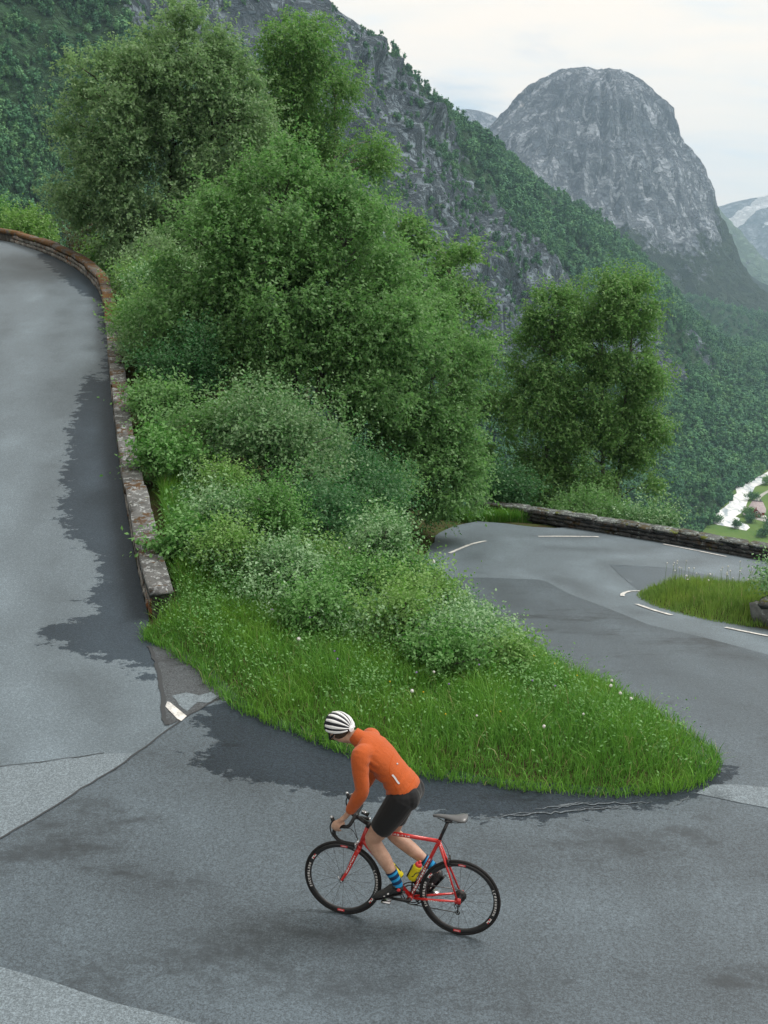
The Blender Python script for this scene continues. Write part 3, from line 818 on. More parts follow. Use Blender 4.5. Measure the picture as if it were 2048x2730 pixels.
def ridge_mountain(name, prof, yr, yfront, yback, base, mat, amp, fscale, seed, power=0.7, nx=240, ny=130, vegf=None, snowf=None, x0=None, x1=None):
    """height field under a ridge line (x, z) at y=yr that falls towards yfront and yback"""
    P = np.asarray(prof, float)
    xs = np.linspace(x0 if x0 is not None else P[0, 0], x1 if x1 is not None else P[-1, 0], nx)
    zs = np.interp(xs, P[:, 0], P[:, 1])
    zs = np.convolve(np.pad(zs, 4, 'edge'), np.hanning(11)[1:-1] / np.hanning(11).sum(), 'valid')
    w = np.linspace(-1, 1, ny); w = np.sign(w) * np.abs(w) ** 1.25
    X = np.repeat(xs[:, None], ny, 1)
    Y = np.where(w < 0, yr + w * (yr - yfront), yr + w * (yback - yr))[None].repeat(nx, 0)
    d = np.abs(w)[None].repeat(nx, 0)
    Z = base + (zs[:, None] - base) * np.clip(1 - d ** (1 / power), 0, 1) ** power
    n1 = fbm(X / fscale, Y / (fscale * 1.6) + Z / fscale * .4, 5, seed)
    n2 = fbm(X / (fscale * .28), Z / (fscale * .8) + Y / (fscale * 1.5), 5, seed + 7, .55, True)
    f = np.clip(d * 8, 0.12, 1) * np.clip((1 - d) * 8, 0, 1)
    D3 = displace(np.stack([X, Y, Z], -1), amp * f * (n1 + 0.55 * n2))
    at = {'veg': (vegf(X, Y, Z, d, n1) if vegf else np.zeros_like(X)).ravel(), 'snow': (snowf(X, Y, Z, d, n1) if snowf else np.zeros_like(X)).ravel()}
    i = np.arange(nx - 1)[:, None]; j = np.arange(ny - 1)[None]
    q = np.stack([i * ny + j, (i + 1) * ny + j, (i + 1) * ny + j + 1, i * ny + j + 1], -1).reshape(-1, 4)
    me = mesh_np(name, D3.reshape(-1, 3), q, True, at)
    return link(name, me, mat, kind='structure')

DOME = [(-500, 60), (-200, 110), (60, 150), (193, 188), (235, 228), (264, 261), (297, 297), (342, 332), (396, 362), (450, 371), (492, 373), (551, 356), (604, 321), (640, 277), (674, 212), (726, 147), (757, 72), (809, -37), (860, -120), (930, -168), (1150, -178)]
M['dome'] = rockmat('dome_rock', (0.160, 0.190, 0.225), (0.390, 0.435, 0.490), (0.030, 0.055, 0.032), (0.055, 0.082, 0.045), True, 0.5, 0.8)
def dome_mountain():
    """rounded bare summit: the ridge profile swept round the summit, steep towards the valley"""
    P = np.array(DOME, float); xc, yc = 480.0, 2600.0
    nr, na = 150, 250
    rr = np.linspace(0, 1, nr) ** 1.15 * 760; aa = np.linspace(0, 2 * PI, na)
    R_, A_ = np.meshgrid(rr, aa, indexing='ij')
    dx = R_ * np.cos(A_); dy = R_ * np.sin(A_) * 1.25
    zr_ = np.interp(xc + R_ * (1.09 - .16 * np.clip((R_ - 220) / 260, 0, 1)), P[:, 0], P[:, 1]); zl_ = np.interp(xc - R_, P[:, 0], P[:, 1])
    w = (1 + np.cos(A_)) / 2; w = np.clip(w * 1.9, 0, 1); w = w * w * (3 - 2 * w)
    Z = zr_ * w + zl_ * (1 - w)
    bk = np.clip((np.sin(A_) - .45) / .5, 0, 1); bk = bk * bk * (3 - 2 * bk)
    Z = Z + (np.maximum(Z, zl_ * .9 - 60) - Z) * bk
    X = xc + dx; Y = yc + dy
    n1 = fbm(X / 170, Y / 200 + Z / 190, 5, 31)
    n2 = fbm(A_ * 9, R_ / 170 + 3, 5, 38, .58, True)
    n3 = fbm(X / 42, Z / 60 + Y / 60, 4, 47, .6, True)
    f = np.clip(R_ / 140, .10, 1)
    D3 = displace(np.stack([X, Y, Z], -1), f * (16 * n1 + 15 * n2 + 8 * n3))
    veg_ = np.clip((110 - Z) / 260 + .3 * n1, 0, 1) * 0.8 + .10 + .22 * np.clip(n1, 0, 1) + np.clip((X - 660) / 200, 0, .3)
    sn = .46 * np.exp(-((X - 322) / 48) ** 2 - ((Z - 292) / 30) ** 2) + .40 * np.exp(-((X - 452) / 26) ** 2 - ((Z - 366) / 9) ** 2)
    i = np.arange(nr - 1)[:, None]; j = np.arange(na - 1)[None]
    q = np.stack([i * na + j, (i + 1) * na + j, (i + 1) * na + j + 1, i * na + j + 1], -1).reshape(-1, 4)
    D3[:, -1] = D3[:, 0]
    return link('mountain', mesh_np('mountain', D3.reshape(-1, 3), q, True, {'veg': veg_.ravel(), 'snow': sn.ravel()}), M['dome'], kind='structure')
dome_mountain()
# wooded spur at the foot of the dome, closing the valley behind the near mountainside
spur = ridge_mountain('mountain', [(-200, 0), (200, -40), (450, -85), (650, -125), (800, -150), (1000, -170), (1200, -176)], 2100, 1500, 2500, -178, M['rock'], 26, 150, 83, 0.9, 130, 70, lambda X, Y, Z, d, n: .85 + .3 * n)
M['farrock'] = rockmat('far_rock', (0.16, 0.18, 0.21), (0.30, 0.33, 0.37), (0.13, 0.20, 0.14), (0.18, 0.25, 0.17), True, 0.3, 0.8)  # pale rock and greens: part of the distance haze is put into the colour
ridge_mountain('mountain', [(-300, 400), (100, 430), (241, 462), (316, 472), (378, 458), (433, 430), (517, 352), (700, 200)], 4200, 3800, 4800, -178, M['farrock'], 30, 300, 51, 0.8, 90, 50,
               lambda X, Y, Z, d, n: .25 + .3 * n, lambda X, Y, Z, d, n: np.clip((Z - 405) / 50, 0, .44))
ridge_mountain('mountain', [(700, 420), (1000, 330), (1132, 221), (1206, 154), (1266, 100), (1344, -8), (1449, -118), (1560, -178)], 4200, 3850, 4700, -178, M['farrock'], 35, 320, 61, 0.75, 120, 60,
               lambda X, Y, Z, d, n: .62 + .3 * n)
ridge_mountain('mountain', [(900, 60), (1400, 110), (1747, 165), (1815, 189), (1922, 218), (2036, 237), (2300, 330), (2700, 300)], 6000, 5500, 6800, -178, M['farrock'], 50, 420, 71, 0.8, 120, 60,
               lambda X, Y, Z, d, n: .10 + .3 * n, lambda X, Y, Z, d, n: .95 * np.exp(-(((X - 1900) - (Z - 150) * 1.6) / 62) ** 2) + .5 * np.exp(-(((X - 2000) - (Z - 110) * 1.3) / 40) ** 2) * (Z < 160))

# ------------------------------------------------------------------ valley floor, river, farm
def meadowmat():
    m, T = new_mat('valley_meadow')
    tc = T.n('ShaderNodeTexCoord').outputs['Object']
    a = T.noise(tc, 0.03, 5.0, 0.6); b = T.noise(T.mapping(tc, (1, .3, 1), (0, 0, .6)), 0.35, 4.0, 0.6)
    c = T.mix(T.step(a, 0.35, 0.65), (0.075, 0.15, 0.035), (0.115, 0.185, 0.05))
    c = T.mix(T.math('MULTIPLY', T.step(b, 0.45, 0.7), 0.4), c, (0.14, 0.19, 0.06))
    finish(T, bsdf(T, c, 0.95, 0.1))
    return m
def watermat():
    m, T = new_mat('white_water')
    tc = T.n('ShaderNodeTexCoord').outputs['Object']
    a = T.noise(T.mapping(tc, (1, .35, 1), (0, 0, -.5)), 0.16, 7.0, 0.66, 0.8)
    c = T.mix(T.step(a, 0.34, 0.56), (0.30, 0.37, 0.42), (0.80, 0.82, 0.83))
    finish(T, bsdf(T, c, 0.45, 0.4, 0, bump(T, a, 0.7, 0.5)))
    return m
flat = lambda z: (lambda x, y: np.full(np.shape(x), float(z)))
M['meadow'] = meadowmat(); M['water'] = watermat()
M['track'] = simple('gravel_track', (0.36, 0.36, 0.34), 0.9, 0.2, 0, 0.2, 0.5)
xs = np.array([(-300, 250), (1500, 250), (4500, 8000), (-1500, 8000)], float)
link('valley_floor', mesh_np('valley_floor', np.column_stack([xs, np.full(4, -170.0)]), np.array([[0, 1, 2, 3]])), M['meadow'], kind='structure')
RIVER = [(199, 668), (204, 676), (209, 682), (214, 691), (226, 708), (237, 726), (242, 742), (252, 757), (258, 780), (272, 797), (290, 818), (304, 838), (345, 900), (420, 1000), (600, 1300), (625, 1290), (440, 985), (370, 890), (325, 830), (303, 806), (292, 800), (272, 778), (262, 755), (252, 733), (243, 711), (236, 698), (230, 690), (231, 684), (228, 676), (231, 668), (230, 661), (225.5, 654), (222, 657), (217, 664), (212, 668), (208, 676), (204, 667)]
sheet('river', RIVER, 12, flat(-169.9), 0.0, M['water'], kind='structure')
TRACK = [(239, 697.5), (242, 704), (250, 717), (262, 741), (272, 757), (284, 771), (300, 787), (330, 812), (400, 880)]
P = smooth_line(TRACK, 5.0); Tg = np.gradient(P, axis=0); Tg /= np.linalg.norm(Tg, axis=1, keepdims=True); Nn = np.stack([-Tg[:, 1], Tg[:, 0]], 1)
n = len(P); i = np.arange(n - 1)
link('farm_track', mesh_np('farm_track', np.column_stack([np.vstack([P - Nn * 1.5, P + Nn * 1.5]), np.full(2 * n, -169.85)]), np.stack([i, i + 1, n + i + 1, n + i], 1)), M['track'], kind='structure')
sheet('farm_yard', [(236, 697), (242, 699), (248, 690), (251, 680), (244, 676), (238, 686)], 5, flat(-169.84), 0, M['track'], kind='structure')

def gable_house(root, w, d, h, rise, over, wallm, roofm, pan=True):
    """walls and a gabled roof with its gable to -y; local coordinates"""
    b = MB(); hw, hd = w / 2, d / 2
    v = [(-hw, -hd, 0), (hw, -hd, 0), (hw, -hd, h), (0, -hd, h + rise), (-hw, -hd, h), (-hw, hd, 0), (hw, hd, 0), (hw, hd, h), (0, hd, h + rise), (-hw, hd, h)]
    b.add(v, [[0, 1, 2, 4], [6, 5, 9, 7], [1, 6, 7, 2], [5, 0, 4, 9]], [[4, 2, 3], [7, 9, 8]])
    b.build('wall', wallm, root)
    for s in (-1, 1):
        n = np.array([s * rise, 0, hw]); n = n / np.linalg.norm(n)
        e = np.array([s * (hw + over), 0, h - rise * over / hw]); rdg = np.array([0, 0, h + rise])
        q = []
        for k in (0.06, 0.30):
            for p, y in ((rdg, -hd - over), (e, -hd - over), (e, hd + over), (rdg, hd + over)):
                q.append(p + np.array([0, y, 0]) + n * k)
        bb = MB().add(q, [[0, 1, 2, 3], [7, 6, 5, 4], [0, 4, 5, 1], [1, 5, 6, 2], [2, 6, 7, 3], [3, 7, 4, 0]])
        bb.build('roof', roofm, root)
M['red_wood'] = simple('red_boards', (0.24, 0.035, 0.03), 0.8, 0.2, 0, 0.2, 3.0)
M['pink_roof'] = simple('weathered_roof', (0.34, 0.29, 0.30), 0.8, 0.2, 0, 0.15, 1.2)
M['grey_roof'] = simple('slate_roof', (0.17, 0.17, 0.19), 0.8, 0.2, 0, 0.15, 1.2)
M['white_wood'] = simple('white_boards', (0.7, 0.7, 0.68), 0.7, 0.3)
M['pane'] = simple('dark_glass', (0.03, 0.04, 0.05), 0.15, 0.6)
hs = empty('farmhouse', (245.0, 694, -169.8), 'red farmhouse with a big pinkish grey roof beside the river', 'house')
hs.rotation_euler = (0, 0, math.radians(-20))
# big hipped main roof turned to the valley head, red gabled front
b = MB()
b.add([(-5, -5, 0), (5, -5, 0), (5, 5, 0), (-5, 5, 0), (-5, -5, 3.2), (5, -5, 3.2), (5, 5, 3.2), (-5, 5, 3.2)], [[0, 1, 5, 4], [1, 2, 6, 5], [2, 3, 7, 6], [3, 0, 4, 7]])
b.build('wall', M['red_wood'], hs)
MB().add([(-5.7, -5.7, 3.0), (5.7, -5.7, 3.0), (5.7, 5.7, 3.0), (-5.7, 5.7, 3.0), (-3.2, 2.6, 8.6), (3.2, 2.6, 8.6)], [[0, 1, 5, 4], [2, 3, 4, 5]], [[1, 2, 5], [3, 0, 4]]).add([(-5.7, -5.7, 2.95), (-5.7, 5.7, 2.95), (5.7, 5.7, 2.95), (5.7, -5.7, 2.95)], [[0, 1, 2, 3]]).build('roof', M['pink_roof'], hs)
MB().box((0, 2.6, 8.7), (6.8, .5, .3)).build('ridge_cap', M['grey_roof'], hs)
MB().add([(-2.9, -8.2, 0), (2.9, -8.2, 0), (2.9, -8.2, 2.6), (0, -8.2, 5.4), (-2.9, -8.2, 2.6), (-2.9, -4.6, 0), (2.9, -4.6, 0), (2.9, -4.6, 2.6), (0, -4.6, 5.4), (-2.9, -4.6, 2.6)], [[0, 1, 2, 4], [1, 6, 7, 2], [5, 0, 4, 9]], [[4, 2, 3]]).build('gable_front', M['red_wood'], hs)
for s in (-1, 1):
    MB().add([(0, -8.6, 5.75), (s * 3.4, -8.6, 2.4), (s * 3.4, -2.6, 2.4), (0, -2.6, 5.75), (0, -8.6, 5.5), (s * 3.3, -8.6, 2.2), (s * 3.3, -2.6, 2.2), (0, -2.6, 5.5)], [[0, 1, 2, 3], [7, 6, 5, 4], [0, 4, 5, 1], [1, 5, 6, 2]]).build('roof', M['red_wood'] if s < 0 else M['pink_roof'], hs)
wd = MB().box((.3, -8.24, 3.4), (1.7, .1, 1.6)).build('window', M['white_wood'], hs); MB().box((.3, -8.31, 3.4), (.9, .06, 1.0)).build('pane', M['pane'], wd)
for x in (-1.7, 1.7):
    wd = MB().box((x, -8.24, 1.4), (1.2, .1, 1.4)).build('window', M['white_wood'], hs); MB().box((x, -8.31, 1.4), (.8, .06, 1.0)).build('pane', M['pane'], wd)
MB().box((4.6, -7.2, 1.0), (3.2, 3.6, .25)).box((4.6, -8.9, .5), (3.2, .2, 1.0)).box((6.1, -7.2, .5), (.2, 3.6, 1.0)).build('terrace', M['white_wood'], hs)
MB().box((2.0, 3.2, 9.2), (.8, .8, 1.6)).build('chimney', M['grey_roof'], hs)
sh = empty('garden_shed', (241, 702, -169.8), 'tiny red shed on the farm yard by the track', 'shed')
gable_house(sh, 2.6, 3.2, 1.9, 1.1, .25, M['red_wood'], M['pink_roof'])
gh = empty('grey_outbuilding', (243.0, 664, -169.8), 'small pale grey outbuilding roof among bushes below the farmhouse', 'shed')
gable_house(gh, 3.6, 4.5, 2.0, 1.2, .3, M['white_wood'], M['grey_roof'])
# parked van in the yard
M['van_dark'] = simple('dark_van_paint', (0.02, 0.035, 0.045), 0.3, 0.5)
M['tyre'] = simple('tyre_rubber', (0.015, 0.015, 0.016), 0.75, 0.3)
va = empty('parked_van', (238.6, 687.0, -169.84), 'dark van with a pale roof parked on the yard left of the farmhouse', 'van')
va.rotation_euler = (0, 0, math.radians(62))
MB().add([(-2.3, -.9, .4), (2.3, -.9, .4), (2.3, .9, .4), (-2.3, .9, .4), (-2.3, -.9, 1.2), (2.3, -.85, 1.1), (2.3, .85, 1.1), (-2.3, .9, 1.2)], [[0, 3, 2, 1], [0, 1, 5, 4], [1, 2, 6, 5], [2, 3, 7, 6], [3, 0, 4, 7], [4, 5, 6, 7]]).build('body', M['van_dark'], va)
MB().add([(-2.25, -.85, 1.2), (1.5, -.85, 1.12), (1.5, .85, 1.12), (-2.25, .85, 1.2), (-2.15, -.74, 1.95), (.75, -.74, 1.95), (.75, .74, 1.95), (-2.15, .74, 1.95)], [[0, 1, 5, 4], [1, 2, 6, 5], [2, 3, 7, 6], [3, 0, 4, 7]]).build('window', M['pane'], va)
MB().box((-.7, 0, 1.98), (2.95, 1.5, .08)).build('roof', M['white_wood'], va)
for x in (-1.5, 1.5):
    for y in (-.85, .85):
        MB().tube([(x, y - .1, .33), (x, y + .1, .33)], .33, 12).build('wheel', M['tyre'], va)

# ------------------------------------------------------------------ far woods: instanced crowns on the mountainside (one mass)
def clump_tree(name, seed, w, h, n, leaf, mat):
    """low-detail far tree: dense inner mass and loose leaf clumps"""
    r = np.random.default_rng(seed)
    nl = 9
    lc = r.normal(0, 1, (nl, 3)) * np.array([w * .22, w * .22, h * .20]) + np.array([0, 0, h * .55])
    lr = r.uniform(.16, .28, nl) * w
    V = []; F = []; t = []
    k = r.integers(0, nl, n)
    d = r.normal(0, 1, (n, 3)); d /= np.linalg.norm(d, axis=1, keepdims=True)
    p = lc[k] + d * (lr[k] * r.uniform(.5, 1.38, n))[:, None] * np.array([1, 1, 1.15])
    up = d * .8 + np.array([0, 0, .5]) + r.normal(0, .35, (n, 3)); up /= np.linalg.norm(up, axis=1, keepdims=True)
    a = np.cross(up, r.normal(0, 1, (n, 3))); a /= np.linalg.norm(a, axis=1, keepdims=True); b2 = np.cross(up, a)
    s = leaf * r.uniform(.6, 1.3, n)[:, None]
    Vq = np.stack([p + a * s, p + b2 * s * .8, p - a * s, p - b2 * s * .8], 1).reshape(-1, 3)
    b = MB().add(Vq, np.arange(4 * n).reshape(-1, 4))
    tint = np.repeat(np.clip(r.normal(.5, .25, n), 0, 1), 4)
    for q in range(nl):
        m0 = b.n; b.ell(lc[q], lr[q] * np.array([.66, .66, .8]), None, 6, 4)
        tint = np.r_[tint, np.full(b.n - m0, .35)]
    m0 = b.n; b.tube([(0, 0, -1.5), (0, 0, h * .5)], [.14, .08], 5); tint = np.r_[tint, np.full(b.n - m0, .1)]
    me = mesh_np(name, np.vstack(b.v), [np.vstack(b.q), np.vstack(b.t)], False, {'tint': tint})
    o = bpy.data.objects.new(name, me); me.materials.append(mat)
    return o

def forestmat(name, c0, c1, c2):
    m, T = new_mat(name)
    t = T.n('ShaderNodeAttribute', attribute_name='tint').outputs['Fac']
    rnd = T.n('ShaderNodeObjectInfo').outputs['Random']
    pn = T.noise(T.n('ShaderNodeNewGeometry').outputs['Position'], 0.02, 5.0, 0.65)
    c = T.ramp(T.math('ADD', T.math('MULTIPLY', t, 0.4), T.math('ADD', T.math('MULTIPLY', rnd, 0.45), T.math('MULTIPLY', T.math('SUBTRACT', pn, 0.42), 0.7))), [(0.1, c0), (0.5, c1), (0.9, c2)])
    finish(T, bsdf(T, c, 0.8, 0.2))
    return m
M['forest'] = forestmat('far_foliage', (0.032, 0.108, 0.060), (0.072, 0.200, 0.090), (0.140, 0.290, 0.112))
protos = [clump_tree('far_tree_shape', 900 + q, w, h, 430, .46, M['forest']) for q, (w, h) in enumerate(((5.2, 6.5), (4.2, 7.5), (6.0, 6.0), (3.6, 6.8)))]

def scatter(name, P, S, idx, rng, label, cat):
    me = bpy.data.meshes.new(name)
    me.vertices.add(len(P)); me.vertices.foreach_set('co', np.asarray(P, np.float32).ravel())
    for nm, dt, dat in (('sc', 'FLOAT', S), ('rz', 'FLOAT', rng.uniform(0, 6.283, len(P))), ):
        a = me.attributes.new(nm, dt, 'POINT'); a.data.foreach_set('value', np.asarray(dat, np.float32))
    a = me.attributes.new('pick', 'INT', 'POINT'); a.data.foreach_set('value', np.asarray(idx, np.int32))
    o = link(name, me, None, label=label, cat=cat, kind='stuff')
    ng = bpy.data.node_groups.new(name + '_nodes', 'GeometryNodeTree')
    ng.interface.new_socket('Geometry', in_out='INPUT', socket_type='NodeSocketGeometry')
    ng.interface.new_socket('Geometry', in_out='OUTPUT', socket_type='NodeSocketGeometry')
    gi = ng.nodes.new('NodeGroupInput'); go = ng.nodes.new('NodeGroupOutput')
    gti = ng.nodes.new('GeometryNodeJoinGeometry')
    for pr in protos[::-1]:
        oi = ng.nodes.new('GeometryNodeObjectInfo'); oi.inputs['Object'].default_value = pr
        oi.inputs['As Instance'].default_value = True
        ng.links.new(oi.outputs['Geometry'], gti.inputs[0])
    ip = ng.nodes.new('GeometryNodeInstanceOnPoints')
    def attr(nm, dt):
        n = ng.nodes.new('GeometryNodeInputNamedAttribute'); n.data_type = dt; n.inputs['Name'].default_value = nm
        return n.outputs[0]
    cx = ng.nodes.new('ShaderNodeCombineXYZ'); ng.links.new(attr('rz', 'FLOAT'), cx.inputs[2])
    ng.links.new(gi.outputs[0], ip.inputs['Points']); ng.links.new(gti.outputs[0], ip.inputs['Instance'])
    ip.inputs['Pick Instance'].default_value = True
    ng.links.new(attr('pick', 'INT'), ip.inputs['Instance Index'])
    ng.links.new(cx.outputs[0], ip.inputs['Rotation'])
    ng.links.new(attr('sc', 'FLOAT'), ip.inputs['Scale'])
    ng.links.new(ip.outputs[0], go.inputs[0])
    md = o.modifiers.new('scatter', 'NODES'); md.node_group = ng
    return o

def in_view(P, mx=0.40, lo=-.62, hi=.33):
    d = P[:, 1]
    return (d > 5) & (np.abs(P[:, 0]) < d * mx) & ((P[:, 2] - 5.5) / d < hi) & ((P[:, 2] - 5.5) / d > lo)

rng = np.random.default_rng(77)
# area-weighted sampling of the mountainside
c0 = MA[:-1, :-1]; c1 = MA[1:, :-1]; c2 = MA[:-1, 1:]
ar = np.linalg.norm(np.cross(c1 - c0, c2 - c0), axis=-1)
cen = (c0 + c1 + c2) / 3
ok = in_view(cen.reshape(-1, 3)).reshape(ar.shape) & (vv[:-1][None] < 1.03) & (vv[:-1][None] > -.01)
wgt = ar * ok * (700 / np.linalg.norm(cen[..., :2], axis=-1)) ** 1.3
N = 42000
pick = rng.choice(wgt.size, N, p=(wgt / wgt.sum()).ravel())
pi, pj = np.unravel_index(pick, wgt.shape)
a, b = rng.uniform(0, 1, (2, N, 1))
P = c0[pi, pj] + a * (c1 - c0)[pi, pj] + b * (c2 - c0)[pi, pj]
rk = MROCK[pi, pj] + 0.25 * fbm(P[:, 0] / 14, P[:, 2] / 14 + P[:, 1] / 30, 3, 5)
gap = np.clip(.72 + 1.5 * fbm(P[:, 0] / 22, P[:, 2] / 26 + P[:, 1] / 40, 3, 15), .12, 1)
keep = rng.uniform(0, 1, N) < np.clip(1.15 - 1.5 * np.clip(rk, 0, 1), 0.16, 1) * gap
P = P[keep]; rk = rk[keep]
far = np.clip(np.hypot(P[:, 0], P[:, 1]) / 700, .6, 1.5)
S = np.clip(rng.lognormal(-.02, .34, len(P)), .4, 1.9) * np.where(rk > .4, .6, 1.0) * np.clip(far * .9, .55, 1.25)
S *= np.where(vv[pj[keep]] > .86, .62, 1.0)
P[:, 2] -= .4
scatter('mountain_woods', P, S, rng.integers(0, 4, len(P)), rng, 'dense green woods covering the mountainside behind the trees', 'woods')
# woods on the drop below the road and along the valley floor by the river
N = 5200
x = rng.uniform(-200, 330, N); y = rng.uniform(58, 640, N)
z = np.maximum(ground_z(x, y), -170)
P = np.stack([x, y, z], 1)
fx = np.interp(y, FOOT[:, 1], FOOT[:, 0])
k = in_view(P, .42) & (x < fx + 6) | (in_view(P, .42) & (z > -165))
k &= ~((x > 190) & (y > 560))
P = P[k]
scatter('slope_woods', P, rng.uniform(.6, 1.0, len(P)), rng.integers(0, 4, len(P)), rng, 'woods on the steep drop below the hairpins', 'woods')

# woods on the spur at the foot of the dome
me = spur.data
a = np.empty(len(me.vertices) * 3, np.float32); me.vertices.foreach_get('co', a); Vs = a.reshape(130, 70, 3).astype(float)
ii = rng.integers(0, 129, 9000); jj = rng.integers(0, 69, 9000); ta, tb = rng.uniform(0, 1, (2, 9000, 1))
P = Vs[ii, jj] + (Vs[ii + 1, jj] - Vs[ii, jj]) * ta + (Vs[ii, jj + 1] - Vs[ii, jj]) * tb
P = P[in_view(P) & (P[:, 1] < 2140) & (P[:, 2] > -172) & (P[:, 0] > 150)]
scatter('spur_woods', P, rng.uniform(.9, 1.9, len(P)), rng.integers(0, 4, len(P)), rng, 'hazy woods on the low spur at the foot of the bare dome', 'woods')

# ------------------------------------------------------------------ foliage
def unit(a):
    return a / (np.linalg.norm(a, axis=-1, keepdims=True) + 1e-9)

def leaf_twigs(r, P, D, L, k, size, aspect=.55, droop=.25, flat=.55, tint=None):
    """k leaves along each twig -> verts (4 per leaf), quads, tint"""
    T = len(P)
    t = (np.arange(k)[None] + r.uniform(.2, .9, (T, k))) / k
    pos = P[:, None] + D[:, None] * (L[:, None] * t)[..., None]
    pos[..., 2] -= droop * L[:, None] * t * t
    S = unit(np.cross(D[:, None] + 0 * pos, r.normal(0, 1, (T, k, 3))))
    d = unit(.55 * D[:, None] + .9 * S + r.normal(0, .35, (T, k, 3)) + np.array([0, 0, -droop * .8]))
    n = unit(np.array([0, 0, flat * 1.6]) + r.normal(0, .62, (T, k, 3)))
    w = unit(np.cross(n, d)); n = np.cross(d, w)
    ln = size * r.uniform(.65, 1.25, (T, k))[..., None]
    wd = ln * aspect * .5
    m = pos + d * ln * .45
    V = np.stack([pos, m + w * wd + n * ln * .08, pos + d * ln - n * ln * .06, m - w * wd + n * ln * .08], 2).reshape(-1, 3)
    tw = r.normal(.5, .16, T) if tint is None else tint
    tt = np.clip(tw[:, None] + r.normal(0, .13, (T, k)), 0, 1)
    return V, np.repeat(tt.ravel(), 4)

def crown_mesh(name, V, tint):
    return mesh_np(name, V, np.arange(len(V)).reshape(-1, 4), False, {'tint': tint})

def tree(name, label, cat, base, lobes, stems, leafm, barkm, seed, ncl, ntw, k, size, twig=.5, cl_r=.6, aspect=.55, droop=.25, group=None, trunk_r=.12, shell=(.45, 1.0), flat=.55, low=-1.0, upb=.15, tdev=.16, shoots=0.2, shoot_len=2.1):
    """lobes: (dx, dy, dz, rx, ry, rz, weight) relative to the base; stems: lists of points relative to the base"""
    r = np.random.default_rng(seed)
    root = empty(name, base, label, cat, group)
    LB = np.array(lobes, float)
    w = LB[:, 6] / LB[:, 6].sum()
    li = r.choice(len(LB), ncl, p=w)
    d = unit(r.normal(0, 1, (ncl, 3)))
    d[:, 2] = np.where(d[:, 2] < low, -d[:, 2], d[:, 2])
    rad = r.uniform(*shell, ncl) ** .7
    C = LB[li, :3] + d * LB[li, 3:6] * rad[:, None]
    cr = cl_r * r.uniform(.65, 1.35, ncl)
    ci = r.choice(ncl, ntw, p=cr ** 2 / (cr ** 2).sum())
    g = r.normal(0, .46, (ntw, 3)) * np.array([1, 1, .72])
    P = C[ci] + g * cr[ci][:, None]
    out = unit((P - LB[li[ci], :3]) / LB[li[ci], 3:6])
    D = unit(out * .75 + r.normal(0, .5, (ntw, 3)) + np.array([0, 0, upb]))
    tint = np.clip(.5 + r.normal(0, tdev * .8, ncl)[ci] + r.normal(0, tdev, ntw), 0, 1)
    L = twig * r.uniform(.55, 1.35, ntw)
    # some long shoots stand out of the outline, upwards and outwards
    sh = r.uniform(0, 1, ntw) < shoots
    L = np.where(sh, L * shoot_len, L)
    D = np.where(sh[:, None], unit(out * .6 + r.normal(0, .25, (ntw, 3)) + np.array([0, 0, .75])), D)
    V, tt = leaf_twigs(r, P, D, L, k, size, aspect, droop, flat, tint)
    link('crown', crown_mesh('crown', V, tt), leafm, root)
    # wood: stems, a limb to each clump
    b = MB()
    top = []
    for st in stems:
        S3 = smooth_line(np.array(st, float), .4)
        S3 = S3 + np.cumsum(r.normal(0, .012, S3.shape), 0)
        rr = np.linspace(trunk_r, trunk_r * .25, len(S3))
        b.tube(S3, rr, 8); top.append(S3)
    AS = np.vstack(top)
    b.build('trunk', barkm, root, True)
    b = MB()
    for q in range(ncl):
        dd = np.linalg.norm((AS - C[q]) * np.array([1, 1, 1.0]) + np.array([0, 0, .35 * np.linalg.norm(C[q][:2])]), axis=1)
        s = AS[np.argmin(dd)]
        if np.linalg.norm(C[q] - s) < .15: continue
        mid = (s + C[q]) / 2 + np.array([0, 0, .12 * np.linalg.norm(C[q] - s)]) + r.normal(0, .06, 3)
        pts = smooth_line(np.array([s, mid, C[q], C[q] + unit(C[q] - mid) * cr[q] * .5]), .5)
        b.tube(pts, np.linspace(max(.012, trunk_r * .28), .006, len(pts)), 5, False)
    if b.n: b.build('limbs', barkm, root, True)
    return root

def barkmat(name, c0, c1, sc=6.0):
    m, T = new_mat(name)
    tc = T.n('ShaderNodeTexCoord').outputs['Object']
    a = T.noise(T.mapping(tc, (1, 1, .35)), sc, 6.0, .65)
    finish(T, bsdf(T, T.mix(T.step(a, .38, .62), c0, c1), .9, .15, 0, bump(T, a, .8, .02)))
    return m
M['bark_grey'] = barkmat('grey_bark', (.06, .055, .05), (.17, .165, .155))
M['bark_dark'] = barkmat('dark_bark', (.03, .026, .022), (.085, .075, .06))
M['bark_birch'] = barkmat('birch_bark', (.10, .09, .08), (.42, .40, .37), 4.0)
M['leaf_grey'] = leafmat('leaf_grey_green', (.118, .225, .115), (.285, .435, .235), (.25, .38, .21), .46, .55, .2)
M['leaf_mid'] = leafmat('leaf_mid_green', (.078, .202, .072), (.225, .430, .158), (.185, .335, .14), .46, .55, .2)
M['leaf_birch'] = leafmat('leaf_birch', (.078, .200, .068), (.215, .415, .135), (.18, .32, .12), .42, .55, .2)
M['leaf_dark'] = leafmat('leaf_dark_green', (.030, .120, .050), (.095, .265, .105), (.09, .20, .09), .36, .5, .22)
M['leaf_silver'] = leafmat('leaf_silver', (.065, .190, .075), (.215, .420, .185), (.24, .40, .21), .32, .4, .35)
M['leaf_willow'] = leafmat('leaf_willow', (.060, .170, .070), (.185, .360, .160), (.20, .33, .17), .36, .5, .25)
